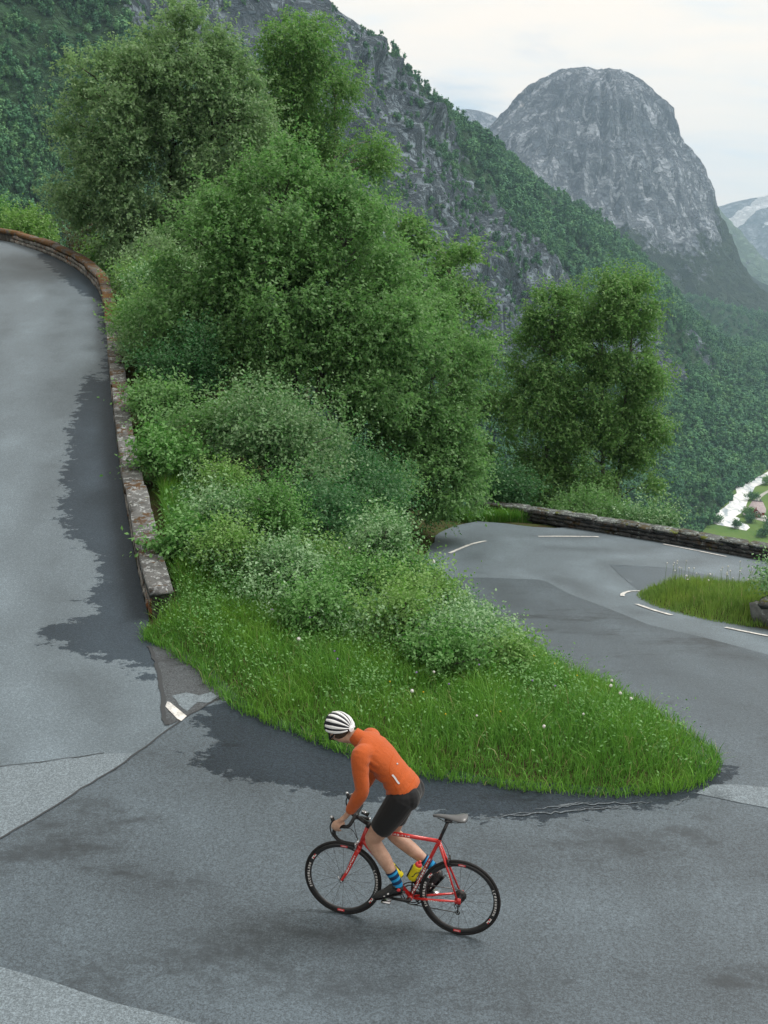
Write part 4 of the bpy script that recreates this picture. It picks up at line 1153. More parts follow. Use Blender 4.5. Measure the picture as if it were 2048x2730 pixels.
M['leaf_bright'] = leafmat('leaf_bright', (.095, .230, .055), (.240, .440, .120), (.21, .37, .12), .36, .5, .25)
M['leaf_herb'] = leafmat('leaf_herb', (.055, .180, .042), (.155, .370, .095), (.16, .33, .11), .34, .5, .22)
M['fern'] = leafmat('fern_frond', (0.078, 0.198, 0.024), (0.162, 0.330, 0.046), (0.132, 0.264, 0.048), .35, .6, .2)

def gz(x, y):
    return float(ground_z(np.array([x]), np.array([y]))[0])

def gb(x, y, dz=0.0):
    return (x, y, gz(x, y) + dz)

# --- the big trees
bx = gb(-8.1, 42.5)
Z = bx[2]
tree('broadleaf_tree', 'tall grey-green broadleaf tree left of the group, beyond the upper wall', 'tree', bx,
     [(-1.9, 0, 10.3 - Z, 2.0, 2.0, 2.4, 5), (0.4, .5, 11.4 - Z, 2.1, 2.0, 2.2, 5), (1.9, .4, 9.8 - Z, 1.9, 2.0, 2.4, 4), (-2.4, -.2, 7.6 - Z, 1.6, 1.8, 2.0, 3), (-.2, -.6, 7.6 - Z, 2.3, 2.0, 2.2, 4), (1.8, 0, 6.4 - Z, 1.7, 1.8, 2.0, 3), (-.6, -.8, 4.9 - Z, 2.1, 1.6, 1.5, 3)],
     [[(0, 0, -.5), (-.1, 0, 2), (.2, .1, 5), (.1, .2, 8), (.5, .3, 11.0 - Z)], [(-.5, 0, -.5), (-1.0, 0, 2), (-1.6, 0, 5), (-1.9, 0, 10.4 - Z)], [(.4, 0, -.5), (1.0, .1, 3), (1.7, .2, 9.0 - Z)]],
     M['leaf_grey'], M['bark_dark'], 1, 190, 14500, 11, .132, .5, .72, .6, .35, trunk_r=.17)
bx = gb(-3.4, 48.5); Z = bx[2]
tree('birch_tree', 'slender yellowish birch rising behind the tall grey-green tree', 'tree', bx,
     [(-.2, 0, 13.2 - Z, 1.3, 1.3, 1.5, 3), (-1.3, 0, 11.0 - Z, 1.5, 1.4, 1.8, 3), (.9, .2, 11.4 - Z, 1.7, 1.4, 1.8, 3.5), (1.7, 0, 9.2 - Z, 1.6, 1.4, 1.6, 2.5), (-.5, 0, 9.2 - Z, 1.7, 1.4, 1.8, 2.5), (1.2, -.3, 7.0 - Z, 1.7, 1.4, 1.7, 2), (-.6, -.3, 6.6 - Z, 1.8, 1.4, 1.7, 2)],
     [[(0, 0, -.5), (.1, 0, 4), (.0, .1, 8), (-.1, .1, 13.6 - Z)], [(.3, 0, -.5), (.8, 0, 5), (1.4, .1, 11 - Z)]],
     M['leaf_birch'], M['bark_birch'], 2, 120, 7400, 10, .125, .55, .8, .6, .55, trunk_r=.12)
bx = gb(-2.4, 27.5); Z = bx[2]
tree('goat_willow_tree', 'broad mid-green tree filling the middle of the slope between the roads', 'tree', bx,
     [(-.2, 0, 6.2 - Z, 1.5, 1.4, 1.3, 4), (-1.5, .2, 5.0 - Z, 1.5, 1.5, 1.4, 4), (1.2, .3, 5.1 - Z, 1.5, 1.5, 1.5, 4), (-2.2, -.2, 3.4 - Z, 1.5, 1.5, 1.3, 3), (.0, -.7, 3.9 - Z, 1.9, 1.4, 1.5, 4), (1.9, -.3, 3.3 - Z, 1.5, 1.5, 1.4, 4), (-1.2, -.8, 2.3 - Z, 1.7, 1.3, 1.2, 3), (1.0, -1.0, 2.0 - Z, 1.8, 1.3, 1.3, 3)],
     [[(0, 0, -.4), (.1, 0, 2), (-.1, .1, 4), (-.1, .1, 6.4 - Z)], [(-.2, 0, -.4), (-.8, 0, 1.5), (-1.6, .1, 5.0 - Z)], [(.2, 0, -.4), (.8, 0, 1.8), (1.4, .2, 5.2 - Z)]],
     M['leaf_mid'], M['bark_grey'], 3, 210, 16500, 11, .096, .42, .52, .6, .25, trunk_r=.11)
bx = gb(.3, 29.5); Z = bx[2]
tree('goat_willow_tree', 'dark mid-green tree with drooping boughs overhanging the lower hairpin', 'tree', bx,
     [(.3, 0, 4.0 - Z, 1.3, 1.3, 1.3, 3), (-.5, 0, 2.4 - Z, 1.5, 1.4, 1.4, 3), (1.1, -.2, 2.2 - Z, 1.3, 1.3, 1.3, 3), (.1, -.9, .8 - Z, 1.5, 1.2, 1.2, 3), (1.2, -.8, .4 - Z, 1.25, 1.1, 1.1, 3), (.4, -1.6, -.6 - Z, 1.2, 1.0, .95, 2.4), (1.35, -1.3, -.85 - Z, 1.0, .9, .8, 2)],
     [[(0, 0, -.4), (.1, 0, 1.8), (.2, .1, 4.2 - Z)], [(.2, 0, -.4), (.7, -.2, 1.4), (1.1, -.3, 2.4 - Z)]],
     M['leaf_mid'], M['bark_grey'], 4, 120, 9000, 11, .096, .42, .5, .6, .4, trunk_r=.09)
bx = gb(1.6, 37.5); Z = bx[2]
tree('birch_tree', 'grey-green birch between the middle tree and the twin trees', 'tree', bx,
     [(-1.5, .3, 5.6 - Z, 1.0, 1.0, 1.5, 2), (-.4, 0, 4.2 - Z, 1.2, 1.2, 1.6, 3), (.9, 0, 4.0 - Z, 1.0, 1.0, 1.4, 2), (1.2, 0, 2.3 - Z, 1.2, 1.1, 1.5, 2.5), (.4, -.2, .6 - Z, 1.5, 1.2, 1.6, 2.5), (1.5, -.2, -.8 - Z, 1.3, 1.1, 1.3, 2)],
     [[(0, 0, -.5), (.2, 0, 3), (.6, 0, 4.8 - Z)], [(-.2, 0, -.5), (-.8, .1, 4), (-1.5, .2, 6.0 - Z)]],
     M['leaf_birch'], M['bark_birch'], 5, 70, 4300, 10, .12, .5, .48, .6, .5, trunk_r=.1)
bx = gb(5.6, 36.0); Z = bx[2]
tree('birch_tree', 'narrow left crown of the twin trees behind the lower hairpin', 'tree', bx,
     [(-.1, 0, 3.1 - Z, .6, .6, 1.1, 1.6), (-.2, 0, 1.7 - Z, .95, .9, 1.2, 2.4), (-.6, -.1, .1 - Z, 1.1, 1.0, 1.2, 2.6), (.3, -.2, -1.4 - Z, 1.3, 1.1, 1.2, 2.6), (-.5, -.4, -2.6 - Z, 1.3, 1.0, .9, 2)],
     [[(0, 0, -.5), (-.1, 0, 3), (-.1, 0, 3.8 - Z)]],
     M['leaf_birch'], M['bark_grey'], 6, 62, 4700, 11, .10, .45, .42, .6, .35, trunk_r=.09)
bx = gb(7.5, 36.6); Z = bx[2]
tree('birch_tree', 'wider yellow-green right crown of the twin trees behind the lower hairpin', 'tree', bx,
     [(-.5, 0, 3.5 - Z, .8, .8, .9, 2), (.7, 0, 3.3 - Z, .8, .8, .9, 2), (.1, .1, 2.2 - Z, 1.25, 1.1, 1.2, 3), (1.1, 0, 1.6 - Z, .85, .9, 1.1, 2), (.0, -.2, .3 - Z, 1.4, 1.1, 1.3, 3.2), (.9, 0, -.9 - Z, 1.05, 1.0, 1.2, 2.2), (-.2, -.5, -1.7 - Z, 1.4, 1.1, 1.2, 3), (.5, -.6, -3.0 - Z, 1.3, 1.0, .9, 2)],
     [[(0, 0, -.5), (.1, 0, 3), (-.3, 0, 4.0 - Z)], [(.2, 0, -.5), (.5, 0, 3), (.8, 0, 3.8 - Z)]],
     M['leaf_birch'], M['bark_grey'], 7, 110, 8000, 11, .10, .45, .42, .6, .35, trunk_r=.1)

# --- shrubs: (name, label, category, x, y, width, height, material, leaves, leaf size, seed)
def shrub(name, label, cat, x, y, w, h, leafm, ntw, size, seed, group=None, barkm='bark_grey', k=6, aspect=.6, twig=.26, dz=0.0, lift=.55, upb=.5, cl=None, depth=None):
    r = random.Random(seed)
    lob = []
    for q in range(6):
        a = q * 1.05 + r.uniform(-.4, .4); rr = r.uniform(.15, .32) * w
        lob.append((math.cos(a) * rr, math.sin(a) * rr * (depth or .8), h * r.uniform(.35, .8), w * r.uniform(.2, .3), w * r.uniform(.18, .28), h * r.uniform(.18, .30), 1))
    st = []
    for q in range(4):
        a = q * 1.57 + r.uniform(-.5, .5)
        st.append([(0, 0, -.1), (math.cos(a) * w * .1, math.sin(a) * w * .1, h * .4), (math.cos(a) * w * .25, math.sin(a) * w * .2, h * .85)])
    return tree(name, label, cat, gb(x, y, dz), lob, st, M[leafm], M[barkm], seed, cl or max(14, int(10 * w * h ** .5)), int(ntw * .86), k, size, twig, .25 * (w + h) / 2, aspect, .12, group, max(.012, .014 * h), (.2, 1.12), .5, -1, upb, .18, .34, 2.3)

shrub('willow_shrub', 'pale silvery willow shrub below the middle tree', 'shrub', -2.0, 20.8, 2.6, 2.3, 'leaf_willow', 4600, .075, 21)
shrub('willow_shrub', 'dark green shrub right of the silvery willow', 'shrub', -.45, 21.8, 2.1, 2.2, 'leaf_dark', 3200, .075, 22)
shrub('willow_shrub', 'green shrub beside the guide post on the lower hairpin', 'shrub', -.15, 25.4, 1.3, 1.9, 'leaf_mid', 1900, .075, 23)
shrub('hazel_shrub', 'leafy shrub leaning on the upper wall at its far bend', 'shrub', -7.1, 36.2, 2.4, 2.6, 'leaf_grey', 2400, .095, 24)
shrub('hazel_shrub', 'pale shrub growing over the wall below the far bend', 'shrub', -6.6, 32.0, 2.0, 1.7, 'leaf_silver', 2100, .085, 25)
shrub('hazel_shrub', 'green shrub at the foot of the wall beside the middle tree', 'shrub', -5.6, 28.4, 2.2, 2.0, 'leaf_mid', 2500, .08, 26)
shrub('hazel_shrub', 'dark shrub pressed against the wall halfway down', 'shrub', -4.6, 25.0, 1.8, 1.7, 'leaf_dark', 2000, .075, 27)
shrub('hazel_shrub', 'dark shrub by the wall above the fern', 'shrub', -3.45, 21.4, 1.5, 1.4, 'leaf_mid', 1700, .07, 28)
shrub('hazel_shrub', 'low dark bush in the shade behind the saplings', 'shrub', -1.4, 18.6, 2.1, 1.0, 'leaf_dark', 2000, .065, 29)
shrub('hazel_shrub', 'low dark bush on the bank edge of the lower road', 'shrub', -.4, 19.3, 1.3, .85, 'leaf_mid', 1500, .065, 30)
shrub('hazel_shrub', 'big grey-green bush under the tall left tree', 'shrub', -5.9, 40.2, 3.6, 3.4, 'leaf_grey', 2000, .13, 31)
shrub('hazel_shrub', 'mid-green bush on the slope behind the middle tree', 'shrub', -3.2, 34.0, 3.2, 3.2, 'leaf_mid', 1300, .12, 32)
shrub('hazel_shrub', 'dark bush at the back edge of the lower hairpin', 'shrub', 3.6, 33.2, 2.2, 1.7, 'leaf_dark', 2000, .085, 33)
shrub('hazel_shrub', 'low bush between the twin trees and the lower wall', 'shrub', 6.3, 32.6, 2.4, 1.7, 'leaf_mid', 2000, .085, 34)
shrub('hazel_shrub', 'pale leafy bush showing above the lower wall', 'shrub', 7.7, 31.4, 1.7, 1.2, 'leaf_silver', 1100, .08, 35)
for q, (x, y, w, h, lf, lab) in enumerate(((-3.05, 16.4, .8, .6, 'leaf_herb', 'low pale plant squeezed against the near end of the upper wall'), (-3.95, 19.9, 1.0, .9, 'leaf_herb', 'pale low shrub against the upper wall above the ferns'), (-4.85, 23.0, 1.1, .95, 'leaf_mid', 'round green shrub against the middle of the upper wall'), (-5.8, 27.0, 1.2, 1.1, 'leaf_grey', 'grey-green shrub against the wall left of the middle tree'), (-6.5, 30.4, 1.5, 1.3, 'leaf_bright', 'bright green shrub overhanging the wall top'), (-7.5, 34.6, 1.7, 1.4, 'leaf_bright', 'bright shrub just below the wall bend'))):
    shrub('wall_shrub', lab, 'shrub', x, y, w, h, lf, int(500 + 420 * w * h), .07 + .0008 * y, 140 + q)
shrub('elder_shrub', 'grey-green bush behind the wall end on the grass island', 'shrub', 7.35, 18.9, 1.0, .95, 'leaf_silver', 900, .07, 37)
shrub('juniper_shrub', 'small reddish-brown conifer standing beyond the upper wall', 'shrub', -13.0, 48.2, 1.0, 4.0, 'leaf_dark', 1300, .08, 38, None, 'bark_dark', 9, .3, .3)
for q, (x, y, w, h, lab) in enumerate(((-21.3, 54.2, 3.6, 2.5, 'bright green bush at the left frame edge beyond the upper wall'), (-18.4, 52.6, 3.2, 2.5, 'second bright green bush from the left frame edge beyond the upper wall'), (-16.0, 50.4, 3.0, 2.4, 'bright green bush left of the reddish conifer'), (-11.6, 45.6, 2.4, 2.2, 'bright green bush right of the reddish conifer at the bend'), (-19.6, 51.6, 2.4, 1.2, 'low yellow-green bush just behind the far end of the upper wall'))):
    shrub('hazel_shrub', lab, 'shrub', x, y, w, h, 'leaf_bright' if q != 1 else 'leaf_herb', 1700, .13, 40 + q, 'bushes beyond the upper wall', dz=.3)
ju = bpy.data.objects
M['juniper'] = leafmat('juniper_needles', (.06, .045, .015), (.13, .085, .025), (.10, .07, .02))
for o in ju:
    if o.name.startswith('juniper_shrub'):
        for ch in o.children:
            if ch.name.startswith('crown'): ch.data.materials[0] = M['juniper']

# --- saplings of the verge between the roads
SAP = [(-2.55, 17.1, .9, .95, 'birch sapling with pale leaves beside the fern'), (-1.75, 17.3, .8, 1.45, 'tallest pale sapling at the back left of the verge'), (-1.0, 16.8, .9, .75, 'leafy sapling in front of the low dark bush'), (-.1, 16.9, .8, 1.5, 'upright sapling with bare lower stem in the verge'), (.3, 16.6, .7, .95, 'pale sapling standing above the lower road edge'), (-2.3, 15.9, .9, .8, 'low sapling by the near end of the upper wall'), (-1.45, 15.6, 1.0, .85, 'bushy sapling in the left half of the verge'), (-.5, 15.5, 1.0, .8, 'bushy sapling in the middle of the verge'), (.45, 15.3, 1.0, .9, 'grey-green sapling right of the middle of the verge'), (.75, 15.2, .8, .6, 'pale sapling near the lower road kerb'), (-.9, 14.2, .95, .7, 'low leafy plant in front of the bushy saplings'), (.15, 14.1, 1.0, .8, 'spreading sapling above the rider'), (1.0, 13.9, .9, .65, 'spreading pale sapling right of the rider'), (.75, 12.9, .8, .55, 'dark leafy plant low in the verge grass'), (1.6, 13.4, .6, .4, 'small leafy plant at the right part of the verge'), (.2, 17.9, .7, .6, 'sapling at the lower road edge beyond the pale sapling'), (-.2, 20.6, .8, .8, 'sapling at the lower road edge near the guide post'), (-2.9, 19.0, .8, .95, 'sapling between the upper wall and the silvery willow')]
for q, (x, y, w, h, lab) in enumerate(SAP):
    shrub('sapling', lab, 'sapling', x, y, w, h, ('leaf_silver', 'leaf_herb', 'leaf_bright')[q % 3], int(640 + 560 * w * h), .058, 100 + q, 'saplings on the verge', k=6, aspect=.58, twig=.2, cl=int(16 + 14 * h), depth=1.0)

# --- ferns
def fern(x, y, size, seed, label):
    r = np.random.default_rng(seed)
    root = empty('fern', gb(x, y), label, 'fern', 'ferns')
    for q in range(9):
        a = q * 0.7 + r.uniform(-.2, .2); L = size * r.uniform(.8, 1.15)
        n = 22; t = np.linspace(0, 1, n)
        rad = L * .85 * t ** .85; zz = L * (.95 * t - .62 * t ** 2.2)
        P = np.stack([np.cos(a) * rad, np.sin(a) * rad, zz], 1)
        D = unit(np.gradient(P, axis=0)); S = np.array([-math.sin(a), math.cos(a), 0])
        b = MB()
        wl_ = L * .19 * np.sin(np.clip(t * 1.02 + .06, 0, 1) * PI) ** .8
        for s in (-1, 1):
            d = unit(S * s + D * .35 + np.array([0, 0, -.15]))
            w = L / n * .62
            tip = P + d * wl_[:, None]
            mid = P + d * wl_[:, None] * .4
            V = np.stack([P - D * w * .4, mid - D * w * .5, tip, mid + D * w * .55], 1).reshape(-1, 3)
            b.add(V[4:], np.arange(4 * (n - 1)).reshape(-1, 4))
        tt = np.full(b.n, r.uniform(.2, .9))
        link('frond', mesh_np('frond', np.vstack(b.v), np.vstack(b.q), False, {'tint': tt}), M['fern'], root)
for q, (x, y, s, lab) in enumerate(((-2.75, 18.2, .95, 'large bright fern at the foot of the upper wall'), (-2.2, 18.9, .8, 'fern behind the large fern by the wall'), (1.55, 14.75, .6, 'yellow-green fern on the bank of the lower road'), (1.8, 14.2, .5, 'small fern on the bank of the lower road, nearer the rider'), (-4.3, 26.6, .9, 'fern by the wall under the middle tree'), (-6.6, 34.0, 1.0, 'fern beyond the wall near its far bend'))):
    fern(x, y, s, 300 + q, lab)

# --- grass (one mass on the verge, one on the island)
def blades(name, label, P, H, Wd, r, mat, lean=.45, bias=(0, 0)):
    n = len(P)
    a = r.uniform(0, 2 * PI, n); ln = np.stack([np.cos(a), np.sin(a)], 1) * r.uniform(.1, 1, n)[:, None] * lean + np.array(bias)
    b = r.uniform(0, 2 * PI, n); s = np.stack([np.cos(b), np.sin(b), np.zeros(n)], 1) * Wd[:, None] * .5
    ln3 = np.column_stack([ln, np.zeros(n)]) * H[:, None]
    up = np.array([0, 0, 1.0])
    q0 = P; q1 = P + up * (H * .55)[:, None] + ln3 * .35; q2 = P + up * (H * (1 - .28 * np.linalg.norm(ln, axis=1)))[:, None] + ln3
    V = np.stack([q0 - s, q0 + s, q1 + s * .8, q1 - s * .8, q2], 1).reshape(-1, 3)
    i = np.arange(n)[:, None] * 5
    tint = np.repeat(np.clip(r.normal(.48, .27, n), 0, 1), 5)
    me = mesh_np(name, V, [i + np.array([[0, 1, 2, 3]]), i + np.array([[3, 2, 4]])], False, {'tint': tint})
    return link(name, me, mat, label=label, cat='grass', kind='stuff')

def grassmat(name, dark, light, dry):
    m, T = new_mat(name)
    t = T.n('ShaderNodeAttribute', attribute_name='tint').outputs['Fac']
    pos = T.n('ShaderNodeNewGeometry').outputs['Position']
    patch = T.noise(pos, .9, 4.0, .6)
    c = T.ramp(t, [(0, dark), (.7, light), (.93, light), (1.0, dry)])
    c = T.mix(T.math('MULTIPLY', T.step(patch, .42, .68), .55), c, tuple(k * f for k, f in zip(light, (1.3, 1.08, .8))))
    tr = T.n('ShaderNodeBsdfTranslucent', {'Color': c}).outputs[0]
    finish(T, T.n('ShaderNodeMixShader', {0: .35, 1: bsdf(T, c, .55, .3), 2: tr}).outputs[0])
    return m
M['grass'] = grassmat('verge_grass', (.052, .165, .026), (.150, .370, .055), (.36, .36, .17))
M['grass_y'] = grassmat('island_grass', (.095, .190, .040), (.220, .380, .085), (.44, .40, .22))
rg = np.random.default_rng(5)
VERGE = [p for p in SPIT_F] + [p for p in SPIT_B if p[1] < 24.5] + [(-.5, 24), (-2.5, 22), (-4.0, 20.4), (-3.6, 17.6), (-2.95, 14.9)]
def sample(poly, n, r):
    P = np.asarray(poly); lo = P.min(0); hi = P.max(0)
    x = r.uniform(lo[0], hi[0], n); y = r.uniform(lo[1], hi[1], n)
    k = pip(x, y, poly)
    return x[k], y[k]
x, y = sample(VERGE, 330000, rg)
edge = pdist(x, y, SPIT_F + SPIT_B, False)
dens = np.clip(1.15 - (y - 12.6) / 7.0, .12, 1) * np.where(edge < .5, 1.0, .80)
dens = np.maximum(dens, np.where(edge < .35, .75, 0))
k = rg.uniform(0, 1, len(x)) < dens * .62
x, y, edge = x[k], y[k], edge[k]
n = fbm(x * 1.6, y * 1.6, 3, 44)
H = (.15 + .20 * np.clip(edge / .9, 0, 1)) * (1 + .6 * n) * rg.uniform(.55, 1.3, len(x))
P = np.column_stack([x, y, ground_z(x, y) - .02])
ep = resample(SPIT_F + SPIT_B, .004); ep = ep[ep[:, 1] < 25]
ex = ep[:, 0] + rg.normal(0, .035, len(ep)); ey = ep[:, 1] + rg.normal(0, .035, len(ep))
P = np.vstack([P, np.column_stack([ex, ey, G(ex, ey) - .012])])
H = np.r_[H, rg.uniform(.05, .24, len(ep)) * (1 + .5 * fbm(ex * 3, ey * 3, 2, 71))]
x = P[:, 0]
blades('grass', 'long green grass of the verge between the roads', P, H, rg.uniform(.006, .012, len(x)), rg, M['grass'], .95)
ISL_G = [(5.30, 21.7), (5.27, 21.1), (5.33, 20.5), (5.49, 19.79), (5.74, 19.2), (5.99, 18.76), (6.48, 18.25), (6.75, 18.15), (7.6, 18.6), (10.5, 17.6), (12, 19.5), (10, 22.2), (8, 22.75), (6.8, 22.9), (5.9, 22.65), (5.45, 22.2)]
x, y = sample(ISL_G, 46000, rg)
edge = pdist(x, y, ISL, True)
H = (.10 + .17 * np.clip(edge / .6, 0, 1)) * rg.uniform(.6, 1.35, len(x)) * (1 + .4 * fbm(x * 2, y * 2, 2, 12))
P = np.column_stack([x, y, ground_z(x, y) - .02])
blades('grass', 'yellow-green grass of the small island inside the lower hairpin', P, H, rg.uniform(.010, .017, len(x)), rg, M['grass_y'], .5)
# rough grass beyond the lower hairpin and along the outside of the upper wall
xs, ys = [], []
for a, b_, w in (((1.6, 31.0), (5.2, 31.6), .8), ((5.2, 31.4), (13, 27.6), .9), ((-3.0, 15.2), (-5.6, 25.4), .45), ((-5.6, 25.4), (-8.2, 35.2), .7)):
    t = rg.uniform(0, 1, 9000); o = rg.normal(0, w * .5, 9000); d = np.array(b_) - np.array(a); d2 = np.array([-d[1], d[0]]) / np.linalg.norm(d)
    xs.append(a[0] + d[0] * t + d2[0] * np.abs(o) * (1 if a[0] > 0 else -1)); ys.append(a[1] + d[1] * t + d2[1] * np.abs(o) * (1 if a[0] > 0 else -1))
x = np.concatenate(xs); y = np.concatenate(ys)
k = (sdist(x, y, ROAD) < -.1) & (pdist(x, y, WL, False) > WT + .08)
k &= ~((pdist(x, y, WR, False) < .5))
x, y = x[k], y[k]
P = np.column_stack([x, y, ground_z(x, y) - .02])
blades('grass', 'rough grass fringing the walls and the outer hairpin edge', P, rg.uniform(.18, .55, len(x)), rg.uniform(.010, .018, len(x)), rg, M['grass'], .6)

# --- undergrowth leaves covering the slope
def undergrowth(name, label, x, y, leafm, size, k, hmax, r):
    n = len(x)
    P = np.column_stack([x, y, ground_z(x, y) + r.uniform(0, hmax, n)])
    D = unit(r.normal(0, .7, (n, 3)) + np.array([0, 0, .7]))
    V, tt = leaf_twigs(r, P, D, r.uniform(.12, .3, n), k, size, .6, .1, .75)
    return link(name, crown_mesh(name, V, tt), leafm, label=label, cat='undergrowth', kind='stuff')
x, y = sample(VERGE, 92000, rg)
edge = np.minimum(pdist(x, y, SPIT_F, False), np.clip(pdist(x, y, SPIT_B, False) - .25, 0, 9) * .7)
k = rg.uniform(0, 1, len(x)) < np.clip((y - 9.8) / 4.5, .30, 1) * np.clip(edge / .8, 0.08, 1) * np.clip(.6 + 1.4 * fbm(x * 1.1, y * 1.1, 3, 61), .1, 1)
undergrowth('herbs', 'low leafy herbs growing through the verge grass', x[k], y[k], M['leaf_herb'], .043, 3, .34, rg)
BANK = [(-2.9, 15.6), (-1.9, 14.4), (-.6, 13.6), (.8, 13.0), (1.9, 13.4), (2.0, 14.6), (1.6, 16.4), (1.1, 18.6), (.6, 20.6), (-.6, 21.0), (-2.4, 20.4), (-3.7, 19.4), (-3.3, 17.2)]
x, y = sample(BANK, 13000, rg)
undergrowth('leafy_bank', 'loose pale leafy growth covering the bank between the saplings', x, y, M['leaf_silver'], .055, 5, .62, rg)
SL = [(-3.2, 16.5), (-9.0, 37.5), (-16, 49), (-22, 53), (-22, 66), (4, 58), (14, 40), (14, 31.5), (5, 32.3), (2.2, 31.4), (1.2, 28.5), (.7, 25.5), (.8, 23), (-1, 19), (-2.4, 17)]
x, y = sample(SL, 13000, rg)
k = (sdist(x, y, ROAD) < -.15) & (pdist(x, y, WL, False) > WT + .15)
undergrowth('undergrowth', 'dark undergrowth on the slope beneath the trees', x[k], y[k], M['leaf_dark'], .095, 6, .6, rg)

# --- wildflowers
M['petal_white'] = simple('white_petals', (.72, .73, .70), .7, .2)
M['petal_violet'] = simple('violet_petals', (.30, .20, .50), .7, .2)
M['petal_yellow'] = simple('yellow_petals', (.70, .50, .03), .7, .2)
M['stem_green'] = simple('flower_stem', (.10, .17, .04), .7, .2)
def flower(x, y, h, rad, mat, label, group, seed, puff=True):
    r = np.random.default_rng(seed)
    root = empty('wildflower', gb(x, y, -.02), label, 'flower', group)
    tip = np.array([r.uniform(-.05, .05), r.uniform(-.05, .05), h])
    MB().tube([(0, 0, 0), tip * np.array([.4, .4, .6]), tip], [.004, .003, .0025], 5).build('stem', M['stem_green'], root)
    b = MB()
    n = 26 if puff else 9
    d = unit(r.normal(0, 1, (n, 3)) + np.array([0, 0, .4]))
    a = unit(np.cross(d, r.normal(0, 1, (n, 3)))); c2 = np.cross(d, a)
    p = tip + d * rad * .6; w = rad * .42
    b.add(np.stack([p + a * w, p + c2 * w, p - a * w, p - c2 * w], 1).reshape(-1, 3), np.arange(4 * n).reshape(-1, 4))
    b.ell(tip, (rad * .55,) * 3, None, 8, 6)
    b.build('flower_head', mat, root)
WHITE = [(-1.05, 12.95, .42, .035), (.30, 11.55, .38, .030), (1.05, 11.1, .3, .018), (.62, 11.95, .42, .022), (1.75, 10.85, .32, .028), (2.72, 12.35, .34, .030), (2.86, 12.1, .34, .028), (2.95, 11.95, .32, .028), (2.80, 12.55, .36, .026), (1.95, 14.2, .45, .026), (2.05, 14.5, .5, .024), (-.5, 16.2, .9, .024), (2.2, 11.2, .3, .02)]
for q, (x, y, h, rd) in enumerate(WHITE):
    lab = {0: 'largest white flower head, standing alone left of the rider helmet', 1: 'white flower head in the grass just right of the rider helmet', 4: 'white flower head low in the grass behind the rider back'}.get(q, 'white flower head clustered near the right tip of the verge' if 5 <= q <= 8 else 'small white flower head scattered in the verge grass')
    flower(x, y, h + .02, rd, M['petal_white'], lab, 'white flowers in the verge', 400 + q)
for q, (x, y, h) in enumerate(((-1.55, 13.9, .5), (-.95, 13.6, .5), (-.6, 12.5, .45), (-.52, 12.35, .42), (.35, 12.0, .45), (.75, 11.8, .4), (1.75, 12.1, .4), (2.0, 11.9, .4), (1.2, 12.4, .45))):
    flower(x, y, h + .0, .017, M['petal_violet'], 'small violet flower in the verge grass', 'violet flowers in the verge', 440 + q, False)
for q, (x, y, h) in enumerate(((.5, 11.6, .35), (.65, 11.2, .3), (1.9, 13.2, .45), (2.15, 13.1, .4), (1.3, 11.3, .3), (2.35, 12.6, .4), (.1, 11.9, .35))):
    flower(x, y, h + .0, .014, M['petal_yellow'], 'tiny yellow flower in the verge grass', 'yellow flowers in the verge', 460 + q, False)
rf = random.Random(9)
for q in range(38):
    x = rf.uniform(5.9, 8.2); y = rf.uniform(20.2, 22.6)
    flower(x, y, rf.uniform(.40, .68), rf.uniform(.018, .03), M['petal_white'], 'white umbel flower rising above the grass island', 'white flowers on the island', 500 + q, False)

# --- valley bushes by the river
for q, (x, y, w, h, lab) in enumerate(((197, 671, 9, 6, 'round bush at the meadow corner by the river'), (213, 673, 10, 5, 'row of bushes between meadow and river'), (222, 660, 6, 4, 'small bush on the meadow bank'), (238, 690, 9, 6, 'bushes between river and farm yard'), (235, 675, 8, 6, 'bush on the river bank below the yard'), (256, 735, 9, 5, 'bushes between river and track'), (283, 785, 9, 6, 'bush by the river bend near the right frame edge'), (246, 668, 9, 7, 'tree below the farmhouse terrace'), (240, 650, 10, 7, 'leafy tree below the grey outbuilding'), (255, 655, 9, 8, 'tree at the right frame edge below the farmhouse'), (232, 640, 8, 6, 'bush at the lower meadow corner'))):
    rt = shrub('riverside_bush', lab, 'bush', x, y, w, h, 'leaf_dark' if q % 3 else 'leaf_mid', 420, .75, 600 + q, 'bushes by the river', k=5, twig=.9, cl=16)
    rt.location.z = -170.0

# ------------------------------------------------------------------ guide post
M['post_white'] = simple('post_white', (.72, .74, .74), .5, .4)
M['post_reflex'] = simple('post_reflector', (.15, .42, .36), .3, .5)
gp = empty('guide_post', (1.08, 23.72, float(G(1.08, 23.72)) - .02), 'short white guide post with a greenish band at the inner edge of the lower hairpin', 'post')
gp.rotation_euler = (math.radians(-4), math.radians(7), 0)
MB().tube([(0, 0, 0), (0, 0, .40), (0, 0, .44)], [(.035, .028), (.035, .028), (.02, .014)], 10).build('post', M['post_white'], gp)
MB().tube([(0, 0, .24), (0, 0, .34)], (.0385), 10).build('reflector', M['post_reflex'], gp)

